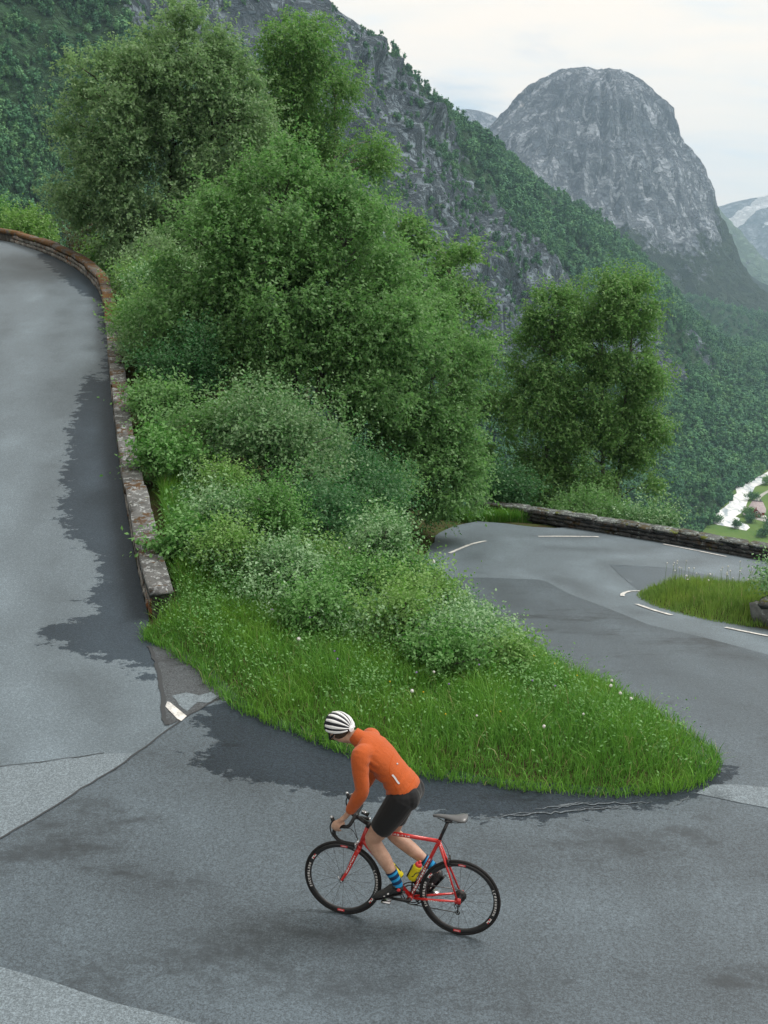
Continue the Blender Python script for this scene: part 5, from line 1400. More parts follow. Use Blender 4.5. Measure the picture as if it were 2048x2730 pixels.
# ------------------------------------------------------------------ bicycle (local axes: x forward, y left, z up; origin under the rear axle)
YAW, PITCH, LEAN = .2664, .015, .019
fv = np.array([-math.cos(YAW) * math.cos(PITCH), math.sin(YAW) * math.cos(PITCH), math.sin(PITCH)])
lv = np.cross([0, 0, 1.0], fv); lv /= np.linalg.norm(lv); uv = np.cross(fv, lv)
uv = uv * math.cos(LEAN) - lv * math.sin(LEAN); lv = np.cross(uv, fv)
RC = np.array([.603, 7.7405, 0]); RC[2] = float(G(RC[0], RC[1])) + .006
POSE = Matrix([[fv[0], lv[0], uv[0], RC[0]], [fv[1], lv[1], uv[1], RC[1]], [fv[2], lv[2], uv[2], RC[2]], [0, 0, 0, 1]])
M['red'] = simple('red_frame_paint', (.52, .018, .016), .28, .5, 0, .12, 6.0, **{'Coat Weight': .6, 'Coat Roughness': .12})
M['decal'] = simple('white_decal', (.74, .74, .74), .4, .4)
M['carbon'] = simple('black_carbon', (.018, .018, .02), .35, .5)
M['rimblack'] = simple('rim_black', (.02, .021, .023), .4, .5)
M['alloy'] = simple('alloy', (.55, .56, .58), .3, .5, 1.0)
M['chain'] = simple('chain_steel', (.10, .10, .10), .4, .5, .8)
M['tape'] = simple('bar_tape', (.02, .02, .021), .75, .3, 0, .2, 90.0, .001)
M['saddle'] = simple('saddle_cover', (.10, .105, .11), .35, .5)
M['decal_red'] = simple('red_decal', (.62, .05, .06), .45, .4)
bike = empty('road_bicycle', (0, 0, 0), 'red road racing bicycle with black rims ridden by the man in orange', 'bicycle')
bike.matrix_world = POSE
R0, WB = .334, .985
def wheel(cx, name_side):
    w = bpy.data.objects.new('wheel', None); col.objects.link(w); w.parent = bike; w.location = (cx, 0, R0)
    MB().torus((0, 0, 0), R0 - .0125, .0125, 1, 96, 10, .0118).build('tyre', M['tyre'], w, True)
    # deep rim: V section
    sec = [(.312, -.0095), (.312, .0095), (.300, .0105), (.283, .0085), (.274, .0), (.283, -.0085), (.300, -.0105)]
    a = np.arange(96) * 2 * PI / 96; ns = len(sec)
    V = np.array([[r * math.cos(t), y, r * math.sin(t)] for t in a for r, y in sec])
    i = np.arange(96)[:, None]; j = np.arange(ns)[None]
    q = np.stack([i * ns + j, i * ns + (j + 1) % ns, ((i + 1) % 96) * ns + (j + 1) % ns, ((i + 1) % 96) * ns + j], -1).reshape(-1, 4)
    rim = MB().add(V, q).build('rim', M['rimblack'], w, True)
    # printed marks: blocky lettering round the rim, a red badge between
    def arcq(b, a0, a1, r0, r1, y):
        n = max(2, int(abs(a1 - a0) / .03) + 1); t = np.linspace(a0, a1, n)
        V = np.vstack([np.stack([r0 * np.cos(t), np.full(n, y * .0088 / .0105 if r0 < .29 else y), r0 * np.sin(t)], 1), np.stack([r1 * np.cos(t), np.full(n, y), r1 * np.sin(t)], 1)])
        k = np.arange(n - 1); q = np.stack([k, k + 1, n + k + 1, n + k], 1)
        b.add(V, q if y < 0 else q[:, ::-1])
    r = random.Random(5)
    for y in (.0118, -.0118):
        b = MB(); bl = MB()
        for c in (math.radians(180), math.radians(0)):
            t = c - .42
            for ch in range(10):
                wd = r.uniform(.045, .07)
                kind = r.randrange(4)
                arcq(b, t, t + wd * .3, .286, .304, y)
                if kind in (0, 1): arcq(b, t, t + wd * .8, .300, .304, y)
                if kind in (0, 2): arcq(b, t, t + wd * .8, .286, .290, y)
                if kind in (1, 3): arcq(b, t + wd * .55, t + wd * .82, .287, .303, y)
                t += wd + .022
            arcq(b, c + .48, c + .50, .286, .304, y); arcq(b, c + .50, c + .60, .297, .304, y); arcq(b, c + .56, c + .66, .286, .294, y)
            arcq(bl, c + .50, c + .57, .286, .2955, y * 1.01); arcq(bl, c + .61, c + .66, .2955, .304, y * 1.01)
        for c in (math.radians(92), math.radians(272)):
            arcq(bl, c - .10, c + .10, .286, .304, y)
            for k in range(4): arcq(b, c - .06 + k * .035, c - .045 + k * .035, .291, .300, y * 1.03)
        b.build('rim_lettering', M['decal'], rim); bl.build('rim_badge', M['decal_red'], rim)
    hub = MB().tube([(0, -.055, 0), (0, -.035, 0), (0, -.03, 0), (0, .03, 0), (0, .035, 0), (0, .055, 0)], [.008, .008, .02, .016, .02, .008], 14)
    hub.build('hub', M['carbon'], w, True)
    sp = MB()
    for k in range(20):
        t = k * 2 * PI / 20; s = (-1) ** k
        t2 = t + (.5 if (k // 2) % 2 else -.5) * (.9 if cx < .5 else .35)
        sp.tube([(.019 * math.cos(t2), s * .031, .019 * math.sin(t2)), (.277 * math.cos(t), 0, .277 * math.sin(t))], .0011, 4, False)
    sp.build('spokes', M['carbon'], w)
    return w
wheel(0, 'rear'); wheel(WB, 'front')
BB = np.array([.405, 0, .268]); SC = np.array([.185, 0, .805]); HT = np.array([.785, 0, .812]); HB = np.array([.833, 0, .672])
fr = MB()
fr.tube([SC + (HT - SC) * .0, SC + (HT - SC) * 1.0], [(.016, .0135), (.0185, .015)], 12)
fr.tube([BB, SC, SC + (SC - BB) * .03], .0155, 12)
fr.tube([BB + np.array([.01, 0, .01]), HB + (HT - HB) * .25], .0185, 12)
fr.tube([HB - (HT - HB) * .12, HT + (HT - HB) * .12], .0195, 14)
for s in (-1, 1):
    fr.tube([SC + np.array([-.005, s * .012, -.02]), np.array([.10, s * .032, .58]), np.array([.012, s * .062, .352])], [.011, .0095, .008], 9)
    fr.tube([BB + np.array([-.03, s * .016, 0]), np.array([.25, s * .034, .288]), np.array([.012, s * .062, .336])], [.0115, .0105, .0085], 9)
    fr.box((.004, s * .062, .338), (.05, .006, .05))
fr.tube([BB - np.array([0, .036, 0]), BB + np.array([0, .036, 0])], .021, 14)
fr.build('frame', M['red'], bike, True)
def glyphs(name, a, b, out, hgt, n, parent, seed):
    """row of blocky letters on a tube between a and b, standing on its side 'out'"""
    r = random.Random(seed); a = np.array(a); b = np.array(b); d = (b - a); L = np.linalg.norm(d); d /= L
    o = np.array(out); up = np.cross(o, d); up /= np.linalg.norm(up)
    m = MB(); st = L / n
    def q(x0, x1, y0, y1):
        P = [a + d * x + up * y for x, y in ((x0, y0), (x1, y0), (x1, y1), (x0, y1))]
        m.add(P, [[0, 1, 2, 3]])
    for k in range(n):
        x = k * st; w = st * .72; h = hgt / 2; t = st * .2
        q(x, x + t, -h, h)
        if r.random() < .6: q(x + t, x + w, h - t, h)
        if r.random() < .5: q(x + t, x + w, -h, -h + t)
        if r.random() < .5: q(x + t, x + w, -t / 2, t / 2)
        if r.random() < .6: q(x + w - t, x + w, -h + t, h - t)
    return m.build(name, M['decal'], parent)
frame = [o for o in bike.children if o.name.startswith('frame')][0]
od = np.array([0, .0162, 0])
glyphs('frame_lettering', BB + (SC - BB) * .08 + od, BB + (SC - BB) * .72 + od, (0, 1, 0), .014, 13, frame, 1)
glyphs('frame_lettering', SC + (HT - SC) * .40 + np.array([0, .0172, 0.006]), SC + (HT - SC) * .78 + np.array([0, .0182, .006]), (0, 1, 0), .015, 8, frame, 2)
glyphs('frame_lettering', np.array([.10, .0425, .565]), np.array([.045, .059, .43]), (0, 1, 0), .009, 7, frame, 3)
glyphs('frame_lettering', np.array([.25, .0455, .288]), np.array([.10, .0585, .314]), (0, 1, 0), .010, 7, frame, 4)
fk = MB()
fk.tube([HB - (HT - HB) * .1 + np.array([0, 0, .0]), HB - (HT - HB) * .38], [.020, .022], 12)
for s in (-1, 1):
    P = smooth_line(np.array([HB - (HT - HB) * .30 + np.array([0, s * .018, 0]), (.885, s * .040, .55), (.932, s * .045, .43), (WB, s * .05, R0)]), .03)
    fk.tube(P, np.stack([np.linspace(.012, .007, len(P)), np.linspace(.021, .010, len(P))], 1), 10, True, side=(0, 1, 0))
fork = fk.build('fork', M['red'], bike, True)
glyphs('fork_lettering', np.array([.87, .0535, .585]), np.array([.945, .0565, .41]), (0, 1, 0), .012, 9, fork, 6)
for s in (-1, 1):
    MB().tube([(WB, s * .05, R0), (WB, s * .066, R0)], [.011, .009], 10).build('quick_release', M['alloy'], bike, True)
MB().tube([(WB, .062, R0), (WB + .02, .07, R0 + .05)], [.006, .004], 6).build('quick_release_lever', M['alloy'], bike, True)
MB().tube([SC, (.118, 0, 0.99)], .0137, 12).box((.112, 0, 1.0), (.06, .045, .022)).build('seatpost', M['carbon'], bike, True)
# saddle
sd_ = MB()
ps = [(-.040, .020, .030), (-.030, .066, .036), (.01, .070, .037), (.06, .050, .033), (.12, .026, .030), (.19, .019, .027), (.232, .016, .022), (.242, .006, .012)]
sd_.tube([(x, 0, 1.028 + .012 * math.sin(max(0, min(1, (.06 - x) / .1)) * PI / 2) - (.006 if x > .2 else 0)) for x, _, _ in ps], [(w, h * .55) for _, w, h in ps], 16, True, side=(0, 1, 0))
sad = sd_.build('saddle', M['saddle'], bike, True)
b = MB()
for s in (-1, 1): b.tube([(-.01, s * .022, 1.012), (.05, s * .022, .999), (.15, s * .02, .999), (.2, s * .014, 1.015)], .0035, 6)
b.build('saddle_rails', M['chain'], sad, True)
# bars
ST = HT + (HT - HB) * .32
BC = np.array([.882, 0, .915])
MB().tube([HT + (HT - HB) * .1, ST + (HT - HB) * .12], .0185, 12).tube([ST, BC], [.018, .017], 12).tube([BC + np.array([0, -.025, 0]), BC + np.array([0, .025, 0])], .021, 14).build('stem', M['carbon'], bike, True)
P = []
half = [(0, 0, 0), (0, .08, .004), (0, .165, .006), (.012, .195, .006), (.06, .205, .002), (.095, .207, -.012), (.118, .208, -.045), (.11, .209, -.085), (.075, .210, -.118), (.03, .210, -.130), (-.06, .210, -.132)]
pts = [BC + np.array([x, -y, z]) for x, y, z in half[::-1]] + [BC + np.array(p) for p in half[1:]]
MB().tube(smooth_line(np.array(pts), .012), .0145, 12).build('handlebar', M['tape'], bike, True)
for s in (-1, 1):
    MB().tube([BC + np.array([-.058, s * .21, -.132]), BC + np.array([-.068, s * .21, -.132])], [.0155, .012], 10).build('bar_plug', M['alloy'], bike)
    hood = smooth_line(np.array([BC + np.array(p) * np.array([1, s, 1]) for p in [(.07, .206, .008), (.10, .207, .024), (.125, .208, .045), (.137, .208, .072)]]), .01)
    hd_ = MB().tube(hood, np.stack([np.linspace(.017, .014, len(hood)), np.linspace(.021, .014, len(hood))], 1), 12, True, side=(0, 1, 0)).build('brake_hood', M['carbon'], bike, True)
    MB().ell(BC + np.array([.14, s * .208, .074]), (.014, .013, .012)).build('hood_cap', M['alloy'], hd_, True)
    lev = smooth_line(np.array([BC + np.array(p) * np.array([1, s, 1]) for p in [(.132, .21, .045), (.148, .214, .0), (.140, .218, -.05), (.118, .222, -.085)]]), .01)
    MB().tube(lev, np.stack([np.linspace(.011, .008, len(lev)), np.linspace(.006, .004, len(lev))], 1), 8, True, side=(0, 1, 0)).build('brake_lever', M['carbon'], hd_, True)
    MB().tube(smooth_line(np.array([BC + np.array((.03, s * .19, -.01)), (.93, s * .12, .86), (.90, s * .03, .80), (.86, 0, .70)]), .02), .0024, 6).build('brake_cable', M['tape'], bike, True)
cp_ = MB().box((.80, 0, .952), (.062, .045, .018), np.array([[.93, 0, -.37], [0, 1, 0], [.37, 0, .93]])).build('bike_computer', M['carbon'], bike)
MB().box((.8035, 0, .9625), (.048, .035, .004), np.array([[.93, 0, -.37], [0, 1, 0], [.37, 0, .93]])).build('screen', M['alloy'], cp_)
# drivetrain
cr = MB().torus(BB + np.array([0, -.045, 0]), .100, .005, 1, 56, 6, .002)
for k in range(5):
    t = k * 2 * PI / 5 + .3
    cr.tube([BB + np.array([0, -.045, 0]), BB + np.array([.1 * math.cos(t), -.045, .1 * math.sin(t)])], [.013, .007], 6)
cr.torus(BB + np.array([0, -.039, 0]), .078, .005, 1, 48, 6, .002)
cr.tube([BB - np.array([0, .07, 0]), BB + np.array([0, .07, 0])], .016, 12)
cs = cr.build('crankset', M['carbon'], bike)
CA = math.radians(2)
pedal = {}
for s in (-1, 1):
    e = BB + np.array([math.cos(CA) * .1725 * s, s * .078, math.sin(CA) * .1725 * s])
    pedal[s] = e
    MB().tube([BB + np.array([0, s * .068, 0]), e], [(.008, .017), (.007, .012)], 10, True, side=(0, 1, 0)).build('crank_arm', M['carbon'], cs, True)
    MB().tube([e, e + np.array([0, s * .02, 0])], .007, 8).box(e + np.array([.0, s * .052, 0]), (.075, .062, .014)).build('pedal', M['alloy'], cs)
cas = MB()
for k, rr in enumerate((.050, .046, .041, .036, .031, .027, .023)): cas.tube([(0, -.030 - k * .0035, R0), (0, -.0325 - k * .0035, R0)], rr, 22)
cas.build('cassette', M['chain'], bike)
ch = MB()
yc = -.045
ch.tube([BB + np.array([0, yc, .1]), (0, yc, R0 + .041)], .0042, 6)
ch.tube([BB + np.array([0, yc, -.1]), (.035, yc, .165), (.01, yc, .158)], .0042, 6)
ch.tube(smooth_line(np.array([(.035, yc, .20), (.05, yc, .23), (-.01, yc, .265), (-.03, yc, R0 - .04)]), .01), .0042, 6)
tt = np.linspace(-PI / 2, PI / 2, 14); ch.tube(np.stack([BB[0] + .102 * np.cos(tt), np.full(14, yc), BB[2] + .102 * np.sin(tt)], 1), .0042, 6)
ch.build('chain', M['chain'], bike)
de = MB().tube([(.01, -.065, .30), (.0, -.06, .255), (.02, -.05, .235)], [.010, .014, .010], 8).tube([(.02, -.047, .24), (.02, -.047, .165)], [(.006, .014), (.006, .01)], 8)
de.torus((.02, -.045, .235), .017, .004, 1, 20, 6).torus((.02, -.045, .165), .017, .004, 1, 20, 6)
de.build('rear_derailleur', M['carbon'], bike, True)
MB().box((.375, -.03, .40), (.02, .03, .05)).box((.365, -.045, .385), (.09, .006, .022)).build('front_derailleur', M['carbon'], bike)
for nm, c in (('front', (.868, 0, .662)), ('rear', (.098, 0, .655))):
    c = np.array(c); k = MB()
    for s in (-1, 1): k.tube([c, c + np.array([0, s * .035, .012]), c + np.array([0, s * .034, -.02]), c + np.array([0, s * .016, -.042])], [.009, .009, .008, .006], 8).box(c + np.array([0, s * .014, -.045]), (.045, .008, .012))
    k.build('brake_caliper', M['alloy'] if nm == 'front' else M['carbon'], bike, True)
MB().tube(smooth_line(np.array([SC + np.array([-.02, .008, .02]), (.118, .01, .76), (.10, .006, .70), (.10, 0, .67)]), .02), .0024, 6).build('brake_cable', M['tape'], bike, True)
# bottles
M['bottle'] = simple('yellow_bottle', (.62, .53, .015), .4, .4, 0, .1, 12.0, **{'Subsurface Weight': .05})
M['bottle_red'] = simple('red_bottle_cap', (.48, .03, .035), .45, .4)
def bottle(c, ax, label):
    c = np.array(c); ax = np.array(ax) / np.linalg.norm(ax)
    root = empty('water_bottle', (0, 0, 0), label, 'bottle')
    root.matrix_world = POSE
    S = lambda t: c + ax * t
    MB().tube([S(0), S(.006), S(.07), (S(.085)), S(.10), S(.13), S(.142)], [.030, .0365, .0365, .033, .0365, .0365, .028], 20).build('bottle_body', M['bottle'], root, True)
    cap = MB().tube([S(.140), S(.146), S(.158), S(.166)], [.029, .0295, .027, .016], 18).build('cap', M['bottle_red'], root, True)
    MB().tube([S(.164), S(.184), S(.188)], [.011, .0105, .007], 12).build('nozzle', M['decal_red'], cap, True)
    cg = MB(); n = np.array([-ax[2], 0, ax[0]]); sidev = np.array([0, 1.0, 0])
    for s in (-1, 1):
        cg.tube(smooth_line(np.array([S(.02) - n * .042, S(.05) + sidev * s * .040, S(.09) + n * .01 + sidev * s * .041, S(.10) + n * .037 + sidev * s * .015, S(.10) + n * .042]), .01), .0035, 6)
        cg.tube([S(.005) - n * .04, S(-.004) + sidev * s * .018, S(-.004) + n * .02], .0035, 6)
        cg.tube([S(-.004) + n * .02 + sidev * s * .004, S(.05) + n * .0385 + sidev * s * .004, S(.10) + n * .041], .003, 6)
    cg.tube([S(.0) - n * .042, S(.12) - n * .042], .006, 6)
    cg.build('bottle_cage', M['carbon'], bike, True)
du = (HB - BB) / np.linalg.norm(HB - BB); su = (SC - BB) / np.linalg.norm(SC - BB)
bottle(BB + du * .175 + np.array([-du[2], 0, du[0]]) * .060, du, 'yellow water bottle on the down tube, half hidden by the front leg')
bottle(BB + su * .150 + np.array([su[2], 0, -su[0]]) * .060, su, 'yellow water bottle with red cap on the seat tube')

# ------------------------------------------------------------------ rider (same local axes as the bicycle)
def fabric(name, c, sc=260.0, rough=.85, fold=.6, var=.12):
    m, T = new_mat(name)
    tc = T.n('ShaderNodeTexCoord').outputs['Object']
    a = T.noise(tc, sc, 2.0, .6); b = T.noise(T.mapping(tc, (1, 1, 1), (.4, .7, .2)), 9.0, 4.0, .55, .4)
    col_ = T.mix(T.step(a, .3, .7), tuple(k * (1 - var) for k in c), tuple(min(1, k * (1 + var)) for k in c))
    col_ = T.mix(T.math('MULTIPLY', T.step(b, .35, .7), .25), col_, tuple(k * .82 for k in c))
    h = T.math('ADD', T.math('MULTIPLY', b, 1.0), T.math('MULTIPLY', a, .12))
    finish(T, bsdf(T, col_, rough, .15, 0, bump(T, h, fold, .02), **{'Sheen Weight': .15}))
    return m
def skinmat():
    m, T = new_mat('skin')
    tc = T.n('ShaderNodeTexCoord').outputs['Object']
    a = T.noise(tc, 14.0, 4.0, .6); b = T.noise(tc, 160.0, 2.0)
    c = T.mix(T.step(a, .35, .7), (.36, .215, .155), (.47, .30, .225))
    c = T.mix(T.math('MULTIPLY', T.step(b, .55, .8), .25), c, (.22, .12, .08))
    finish(T, bsdf(T, c, .5, .35, 0, bump(T, b, .15, .002), **{'Subsurface Weight': .12, 'Subsurface Radius': (.012, .005, .003), 'Subsurface Scale': 1.0}))
    return m
M['skin'] = skinmat()
M['orange'] = fabric('orange_jersey', (.42, .088, .021))
M['black_cloth'] = fabric('black_shorts', (.012, .0125, .014), 300.0, .7, .2)
M['helmet_white'] = simple('helmet_white', (.72, .74, .76), .3, .5)
M['helmet_dark'] = simple('helmet_dark', (.012, .014, .022), .6, .3)
M['hair'] = simple('hair', (.05, .035, .025), .8, .2, 0, .3, 80.0)
M['strap'] = simple('strap', (.012, .012, .013), .7, .3)
M['shoe'] = simple('shoe_black', (.022, .023, .025), .45, .45, 0, .3, 20.0)
M['reflect'] = simple('reflective_tape', (.50, .52, .55), .4, .5)
def sockmat():
    m, T = new_mat('striped_sock')
    t = T.n('ShaderNodeAttribute', attribute_name='band').outputs['Fac']
    c = T.ramp(T.math('FRACT', T.math('MULTIPLY', t, 3.0)), [(0.0, (.012, .03, .075)), (.38, (.012, .03, .075)), (.42, (.02, .21, .45)), (.80, (.03, .27, .52)), (.84, (.012, .05, .12))], 'LINEAR')
    finish(T, bsdf(T, c, .9, .1))
    return m
M['sock'] = sockmat()

rider = empty('person', (0, 0, 0), 'cyclist in orange jersey, black shorts and striped helmet standing on the pedals', 'person')
rider.matrix_world = POSE
v3 = lambda *a: np.array(a, float)
TORSO = [((.438, 0, 1.100), .085, .075), ((.455, 0, 1.155), .148, .116), ((.485, 0, 1.220), .164, .125), ((.535, 0, 1.295), .150, .108), ((.600, 0, 1.370), .148, .104), ((.675, 0, 1.445), .165, .112), ((.745, 0, 1.510), .178, .108), ((.805, 0, 1.560), .160, .085), ((.850, 0, 1.588), .095, .068)]
SHL, SHR = v3(.795, .178, 1.535), v3(.815, -.178, 1.535)
ARM = {1: [(v3(.770, .110, 1.535), .070), (SHL, .068), (v3(.785, .222, 1.44), .056), (v3(.760, .250, 1.285), .046), (v3(.800, .240, 1.20), .047), (v3(.862, .217, 1.085), .033), (v3(.878, .213, 1.055), .029)],
       -1: [(v3(.785, -.110, 1.535), .070), (SHR, .068), (v3(.815, -.225, 1.43), .056), (v3(.795, -.262, 1.270), .046), (v3(.825, -.245, 1.18), .047), (v3(.870, -.217, 1.075), .033), (v3(.882, -.212, 1.045), .029)]}
LEG = {1: [(v3(.475, .085, 1.180), .110), (v3(.545, .110, 1.055), .102), (v3(.622, .122, .932), .086), (v3(.690, .128, .830), .066), (v3(.700, .127, .795), .062), (v3(.655, .122, .715), .060), (v3(.598, .117, .630), .057), (v3(.540, .113, .530), .042), (v3(.497, .112, .452), .034), (v3(.490, .112, .420), .036)],
       -1: [(v3(.475, -.085, 1.180), .110), (v3(.530, -.108, 1.04), .102), (v3(.573, -.118, .90), .084), (v3(.600, -.122, .775), .065), (v3(.592, -.122, .735), .061), (v3(.520, -.120, .680), .060), (v3(.430, -.117, .622), .056), (v3(.320, -.114, .545), .041), (v3(.245, -.112, .495), .034), (v3(.225, -.112, .470), .036)]}
def limb(b, chain, lo, hi, grow, sides=18, side=(0, 1, 0), flatten=1.0, step=.02):
    pts = np.array([p for p, _ in chain[lo:hi]]); rr = np.array([q for _, q in chain[lo:hi]]) + grow
    d = np.r_[0, np.cumsum(np.linalg.norm(np.diff(pts, axis=0), axis=1))]
    P = smooth_line(pts, step); dd = np.r_[0, np.cumsum(np.linalg.norm(np.diff(P, axis=0), axis=1))]; dd = dd / dd[-1] * d[-1]
    R = np.interp(dd, d, rr)
    b.tube(P, np.stack([R * flatten, R], 1), sides, True, side=None)
    b.ell(P[0], (R[0] * .97,) * 3, None, 14, 9); b.ell(P[-1], (R[-1] * .97,) * 3, None, 14, 9)
def torso(b, lo, hi, grow):
    pts = np.array([t[0] for t in TORSO[lo:hi]]); w = np.array([t[1] for t in TORSO[lo:hi]]) + grow; h = np.array([t[2] for t in TORSO[lo:hi]]) + grow
    P = smooth_line(pts, .02); u = np.linspace(0, 1, len(P)); d = np.r_[0, np.cumsum(np.linalg.norm(np.diff(pts, axis=0), axis=1))]
    dd = np.r_[0, np.cumsum(np.linalg.norm(np.diff(P, axis=0), axis=1))]; dd = dd / dd[-1] * d[-1]
    b.tube(P, np.stack([np.interp(dd, d, w), np.interp(dd, d, h)], 1), 28, True, side=(0, 1, 0))

HY = math.radians(-24)
hf = v3(math.cos(HY), math.sin(HY), .02); hf /= np.linalg.norm(hf)
hl = np.cross([0, 0, 1.0], hf); hl /= np.linalg.norm(hl); hu = np.cross(hf, hl)
HR = np.stack([hf, hl, hu], 1)
HC = v3(1.038, -.005, 1.658)
hp = lambda x, y, z: HC + hf * x + hl * y + hu * z
body = MB()
torso(body, 0, 9, -.010)
for s in (1, -1):
    limb(body, ARM[s], 0, 7, -.003)
    limb(body, LEG[s], 0, 10, 0.0)
# glutes
for s in (1, -1): body.ell((.425, s * .075, 1.185), (.082, .086, .098))
# neck and head
body.tube([(.835, 0, 1.575), (.90, 0, 1.605), hp(-.035, 0, -.055), hp(-.01, 0, 0)], [.068, .058, .054, .05], 16)
body.ell(HC, (.096, .076, .105), HR)
body.tube([hp(.02, 0, -.03), hp(.052, 0, -.072), hp(.066, 0, -.105)], [(.062, .05), (.052, .036), (.034, .02)], 14, True, side=hl)
body.tube([hp(.088, 0, .012), hp(.108, 0, -.022), hp(.112, 0, -.036), hp(.092, 0, -.042)], [.011, .014, .016, .012], 8)
body.tube([hp(.078, -.05, .026), hp(.094, 0, .028), hp(.078, .05, .026)], .013, 8)
body.tube([hp(.078, -.022, -.066), hp(.092, 0, -.066), hp(.078, .022, -.066)], .009, 8)
for s in (1, -1):
    body.ell(hp(-.008, s * .077, -.012), (.024, .010, .034), HR)
# hands on the hoods
for s in (1, -1):
    o = BC + np.array([0, 0, 0]); S = lambda x, y, z: o + v3(x, s * y, z)
    wr = ARM[s][-1][0]
    body.tube([wr, S(.025, .212, .098), S(.060, .214, .062), S(.082, .214, .046)], [(.029, .022), (.036, .022), (.040, .020), (.036, .016)], 12, True, side=(0, s, .25))
    for k in range(4):
        kx = .108 - .0185 * k
        kz = .046 - .004 * k
        L = (.92, 1.0, .95, .78)[k]
        chain = [S(kx - .028, .214 + .002 * k, kz + .012), S(kx, .240 + .002 * k, kz + .006), S(kx + .014, .247 + .002 * k, kz - .030 * L), S(kx + .010, .234, kz - .060 * L), S(kx + .002, .216, kz - .070 * L)]
        body.tube(smooth_line(np.array(chain), .008), np.linspace(.0105, .0082, len(smooth_line(np.array(chain), .008))), 8)
    th = [S(.045, .195, .062), S(.072, .180, .045), S(.095, .180, .026), S(.105, .186, .010)]
    body.tube(smooth_line(np.array(th), .008), np.linspace(.0135, .0095, len(smooth_line(np.array(th), .008))), 8)

jersey = MB()
torso(jersey, 2, 9, .008)
for s in (1, -1):
    limb(jersey, ARM[s], 0, 6, .011)
jersey.tube([(.83, 0, 1.572), (.872, 0, 1.600), (.918, 0, 1.628)], [.088, .072, .066], 18)
jersey.tube([(.472, 0, 1.200), (.487, 0, 1.226), (.540, 0, 1.305)], [(.170, .132), (.178, .137), (.164, .120)], 28, True, side=(0, 1, 0))
shorts = MB()
torso(shorts, 0, 4, .009)
for s in (1, -1):
    limb(shorts, LEG[s], 0, 3, .009)
    k = LEG[s]; e = k[2][0] + (k[3][0] - k[2][0]) * .30
    shorts.tube([k[1][0], k[2][0], e], [.111, .096, .089], 20)
    shorts.ell((.423, s * .075, 1.185), (.091, .095, .106))

def remeshed(items):
    tmp = []
    for nm, b, vox, it in items:
        o = bpy.data.objects.new('tmp_' + nm, b.mesh('tmp_' + nm)); col.objects.link(o)
        m = o.modifiers.new('r', 'REMESH'); m.mode = 'VOXEL'; m.voxel_size = vox; m.use_smooth_shade = True
        m = o.modifiers.new('s', 'SMOOTH'); m.factor = .5; m.iterations = it
        tmp.append((nm, o))
    dg = bpy.context.evaluated_depsgraph_get()
    out = {}
    for nm, o in tmp:
        me = bpy.data.meshes.new_from_object(o.evaluated_get(dg)); me.name = nm
        out[nm] = me
    for nm, o in tmp:
        bpy.data.objects.remove(o)
    return out
RM = remeshed([('body', body, .0065, 2), ('jersey', jersey, .0065, 4), ('shorts', shorts, .0075, 4)])
def co(me):
    a = np.empty(len(me.vertices) * 3, np.float32); me.vertices.foreach_get('co', a); return a.reshape(-1, 3).astype(float)
def nrm(me):
    a = np.empty(len(me.vertices) * 3, np.float32); me.vertices.foreach_get('normal', a); return a.reshape(-1, 3).astype(float)
# creases of the jersey: folds at the waist, at the elbows and under the arms
V = co(RM['jersey']); Nn = nrm(RM['jersey'])
ax = unit(v3(.36, 0, .385)); t = (V - v3(.487, 0, 1.222)) @ ax; hgt = (V - v3(.487, 0, 1.222)) @ v3(-ax[2], 0, ax[0])
tor = np.abs(V[:, 1]) < .19
wob = fbm(V[:, 0] * 9, V[:, 1] * 9 + V[:, 2] * 4, 3, 3)
fold = np.clip((t + .01) / .03, 0, 1) * .010 * np.sin(t * 95 + V[:, 1] * 14 + 3.0 * wob) * np.exp(-((t - .03) / .055) ** 2) * np.clip(.65 - hgt * 5, 0, 1.2)
fold += .012 * np.sin((t * .8 + hgt * .9) * 70 + 4 * wob) * np.exp(-((t - .24) / .13) ** 2) * np.clip(.3 - hgt * 6, 0, 1)
fold *= np.clip((.185 - np.abs(V[:, 1])) / .04, 0, 1) * np.clip((t + .05) / .05, 0, 1)
for s in (1, -1):
    el = ARM[s][3][0]
    de_ = np.linalg.norm(V - el, axis=1)
    fold += .0016 * np.sin(V[:, 2] * 120 + V[:, 0] * 95 + V[:, 1] * 40 + 7 * wob) * np.exp(-(de_ / .075) ** 2)
    w2 = np.linalg.norm(V - ARM[s][5][0], axis=1); fold += .0008 * np.sin(V[:, 2] * 160 - V[:, 0] * 80) * np.exp(-(w2 / .05) ** 2)
    ap = np.linalg.norm(V - v3(.75, s * .16, 1.46), axis=1); fold += .0085 * np.sin((V[:, 0] - V[:, 2]) * 85 + 2 * wob) * np.exp(-(ap / .07) ** 2)
fold += .004 * wob
V2 = V + Nn * fold[:, None]
RM['jersey'].vertices.foreach_set('co', V2.astype(np.float32).ravel()); RM['jersey'].update()
link('body', RM['body'], M['skin'], rider)
jo = link('jersey', RM['jersey'], M['orange'], rider)
link('shorts', RM['shorts'], M['black_cloth'], rider)
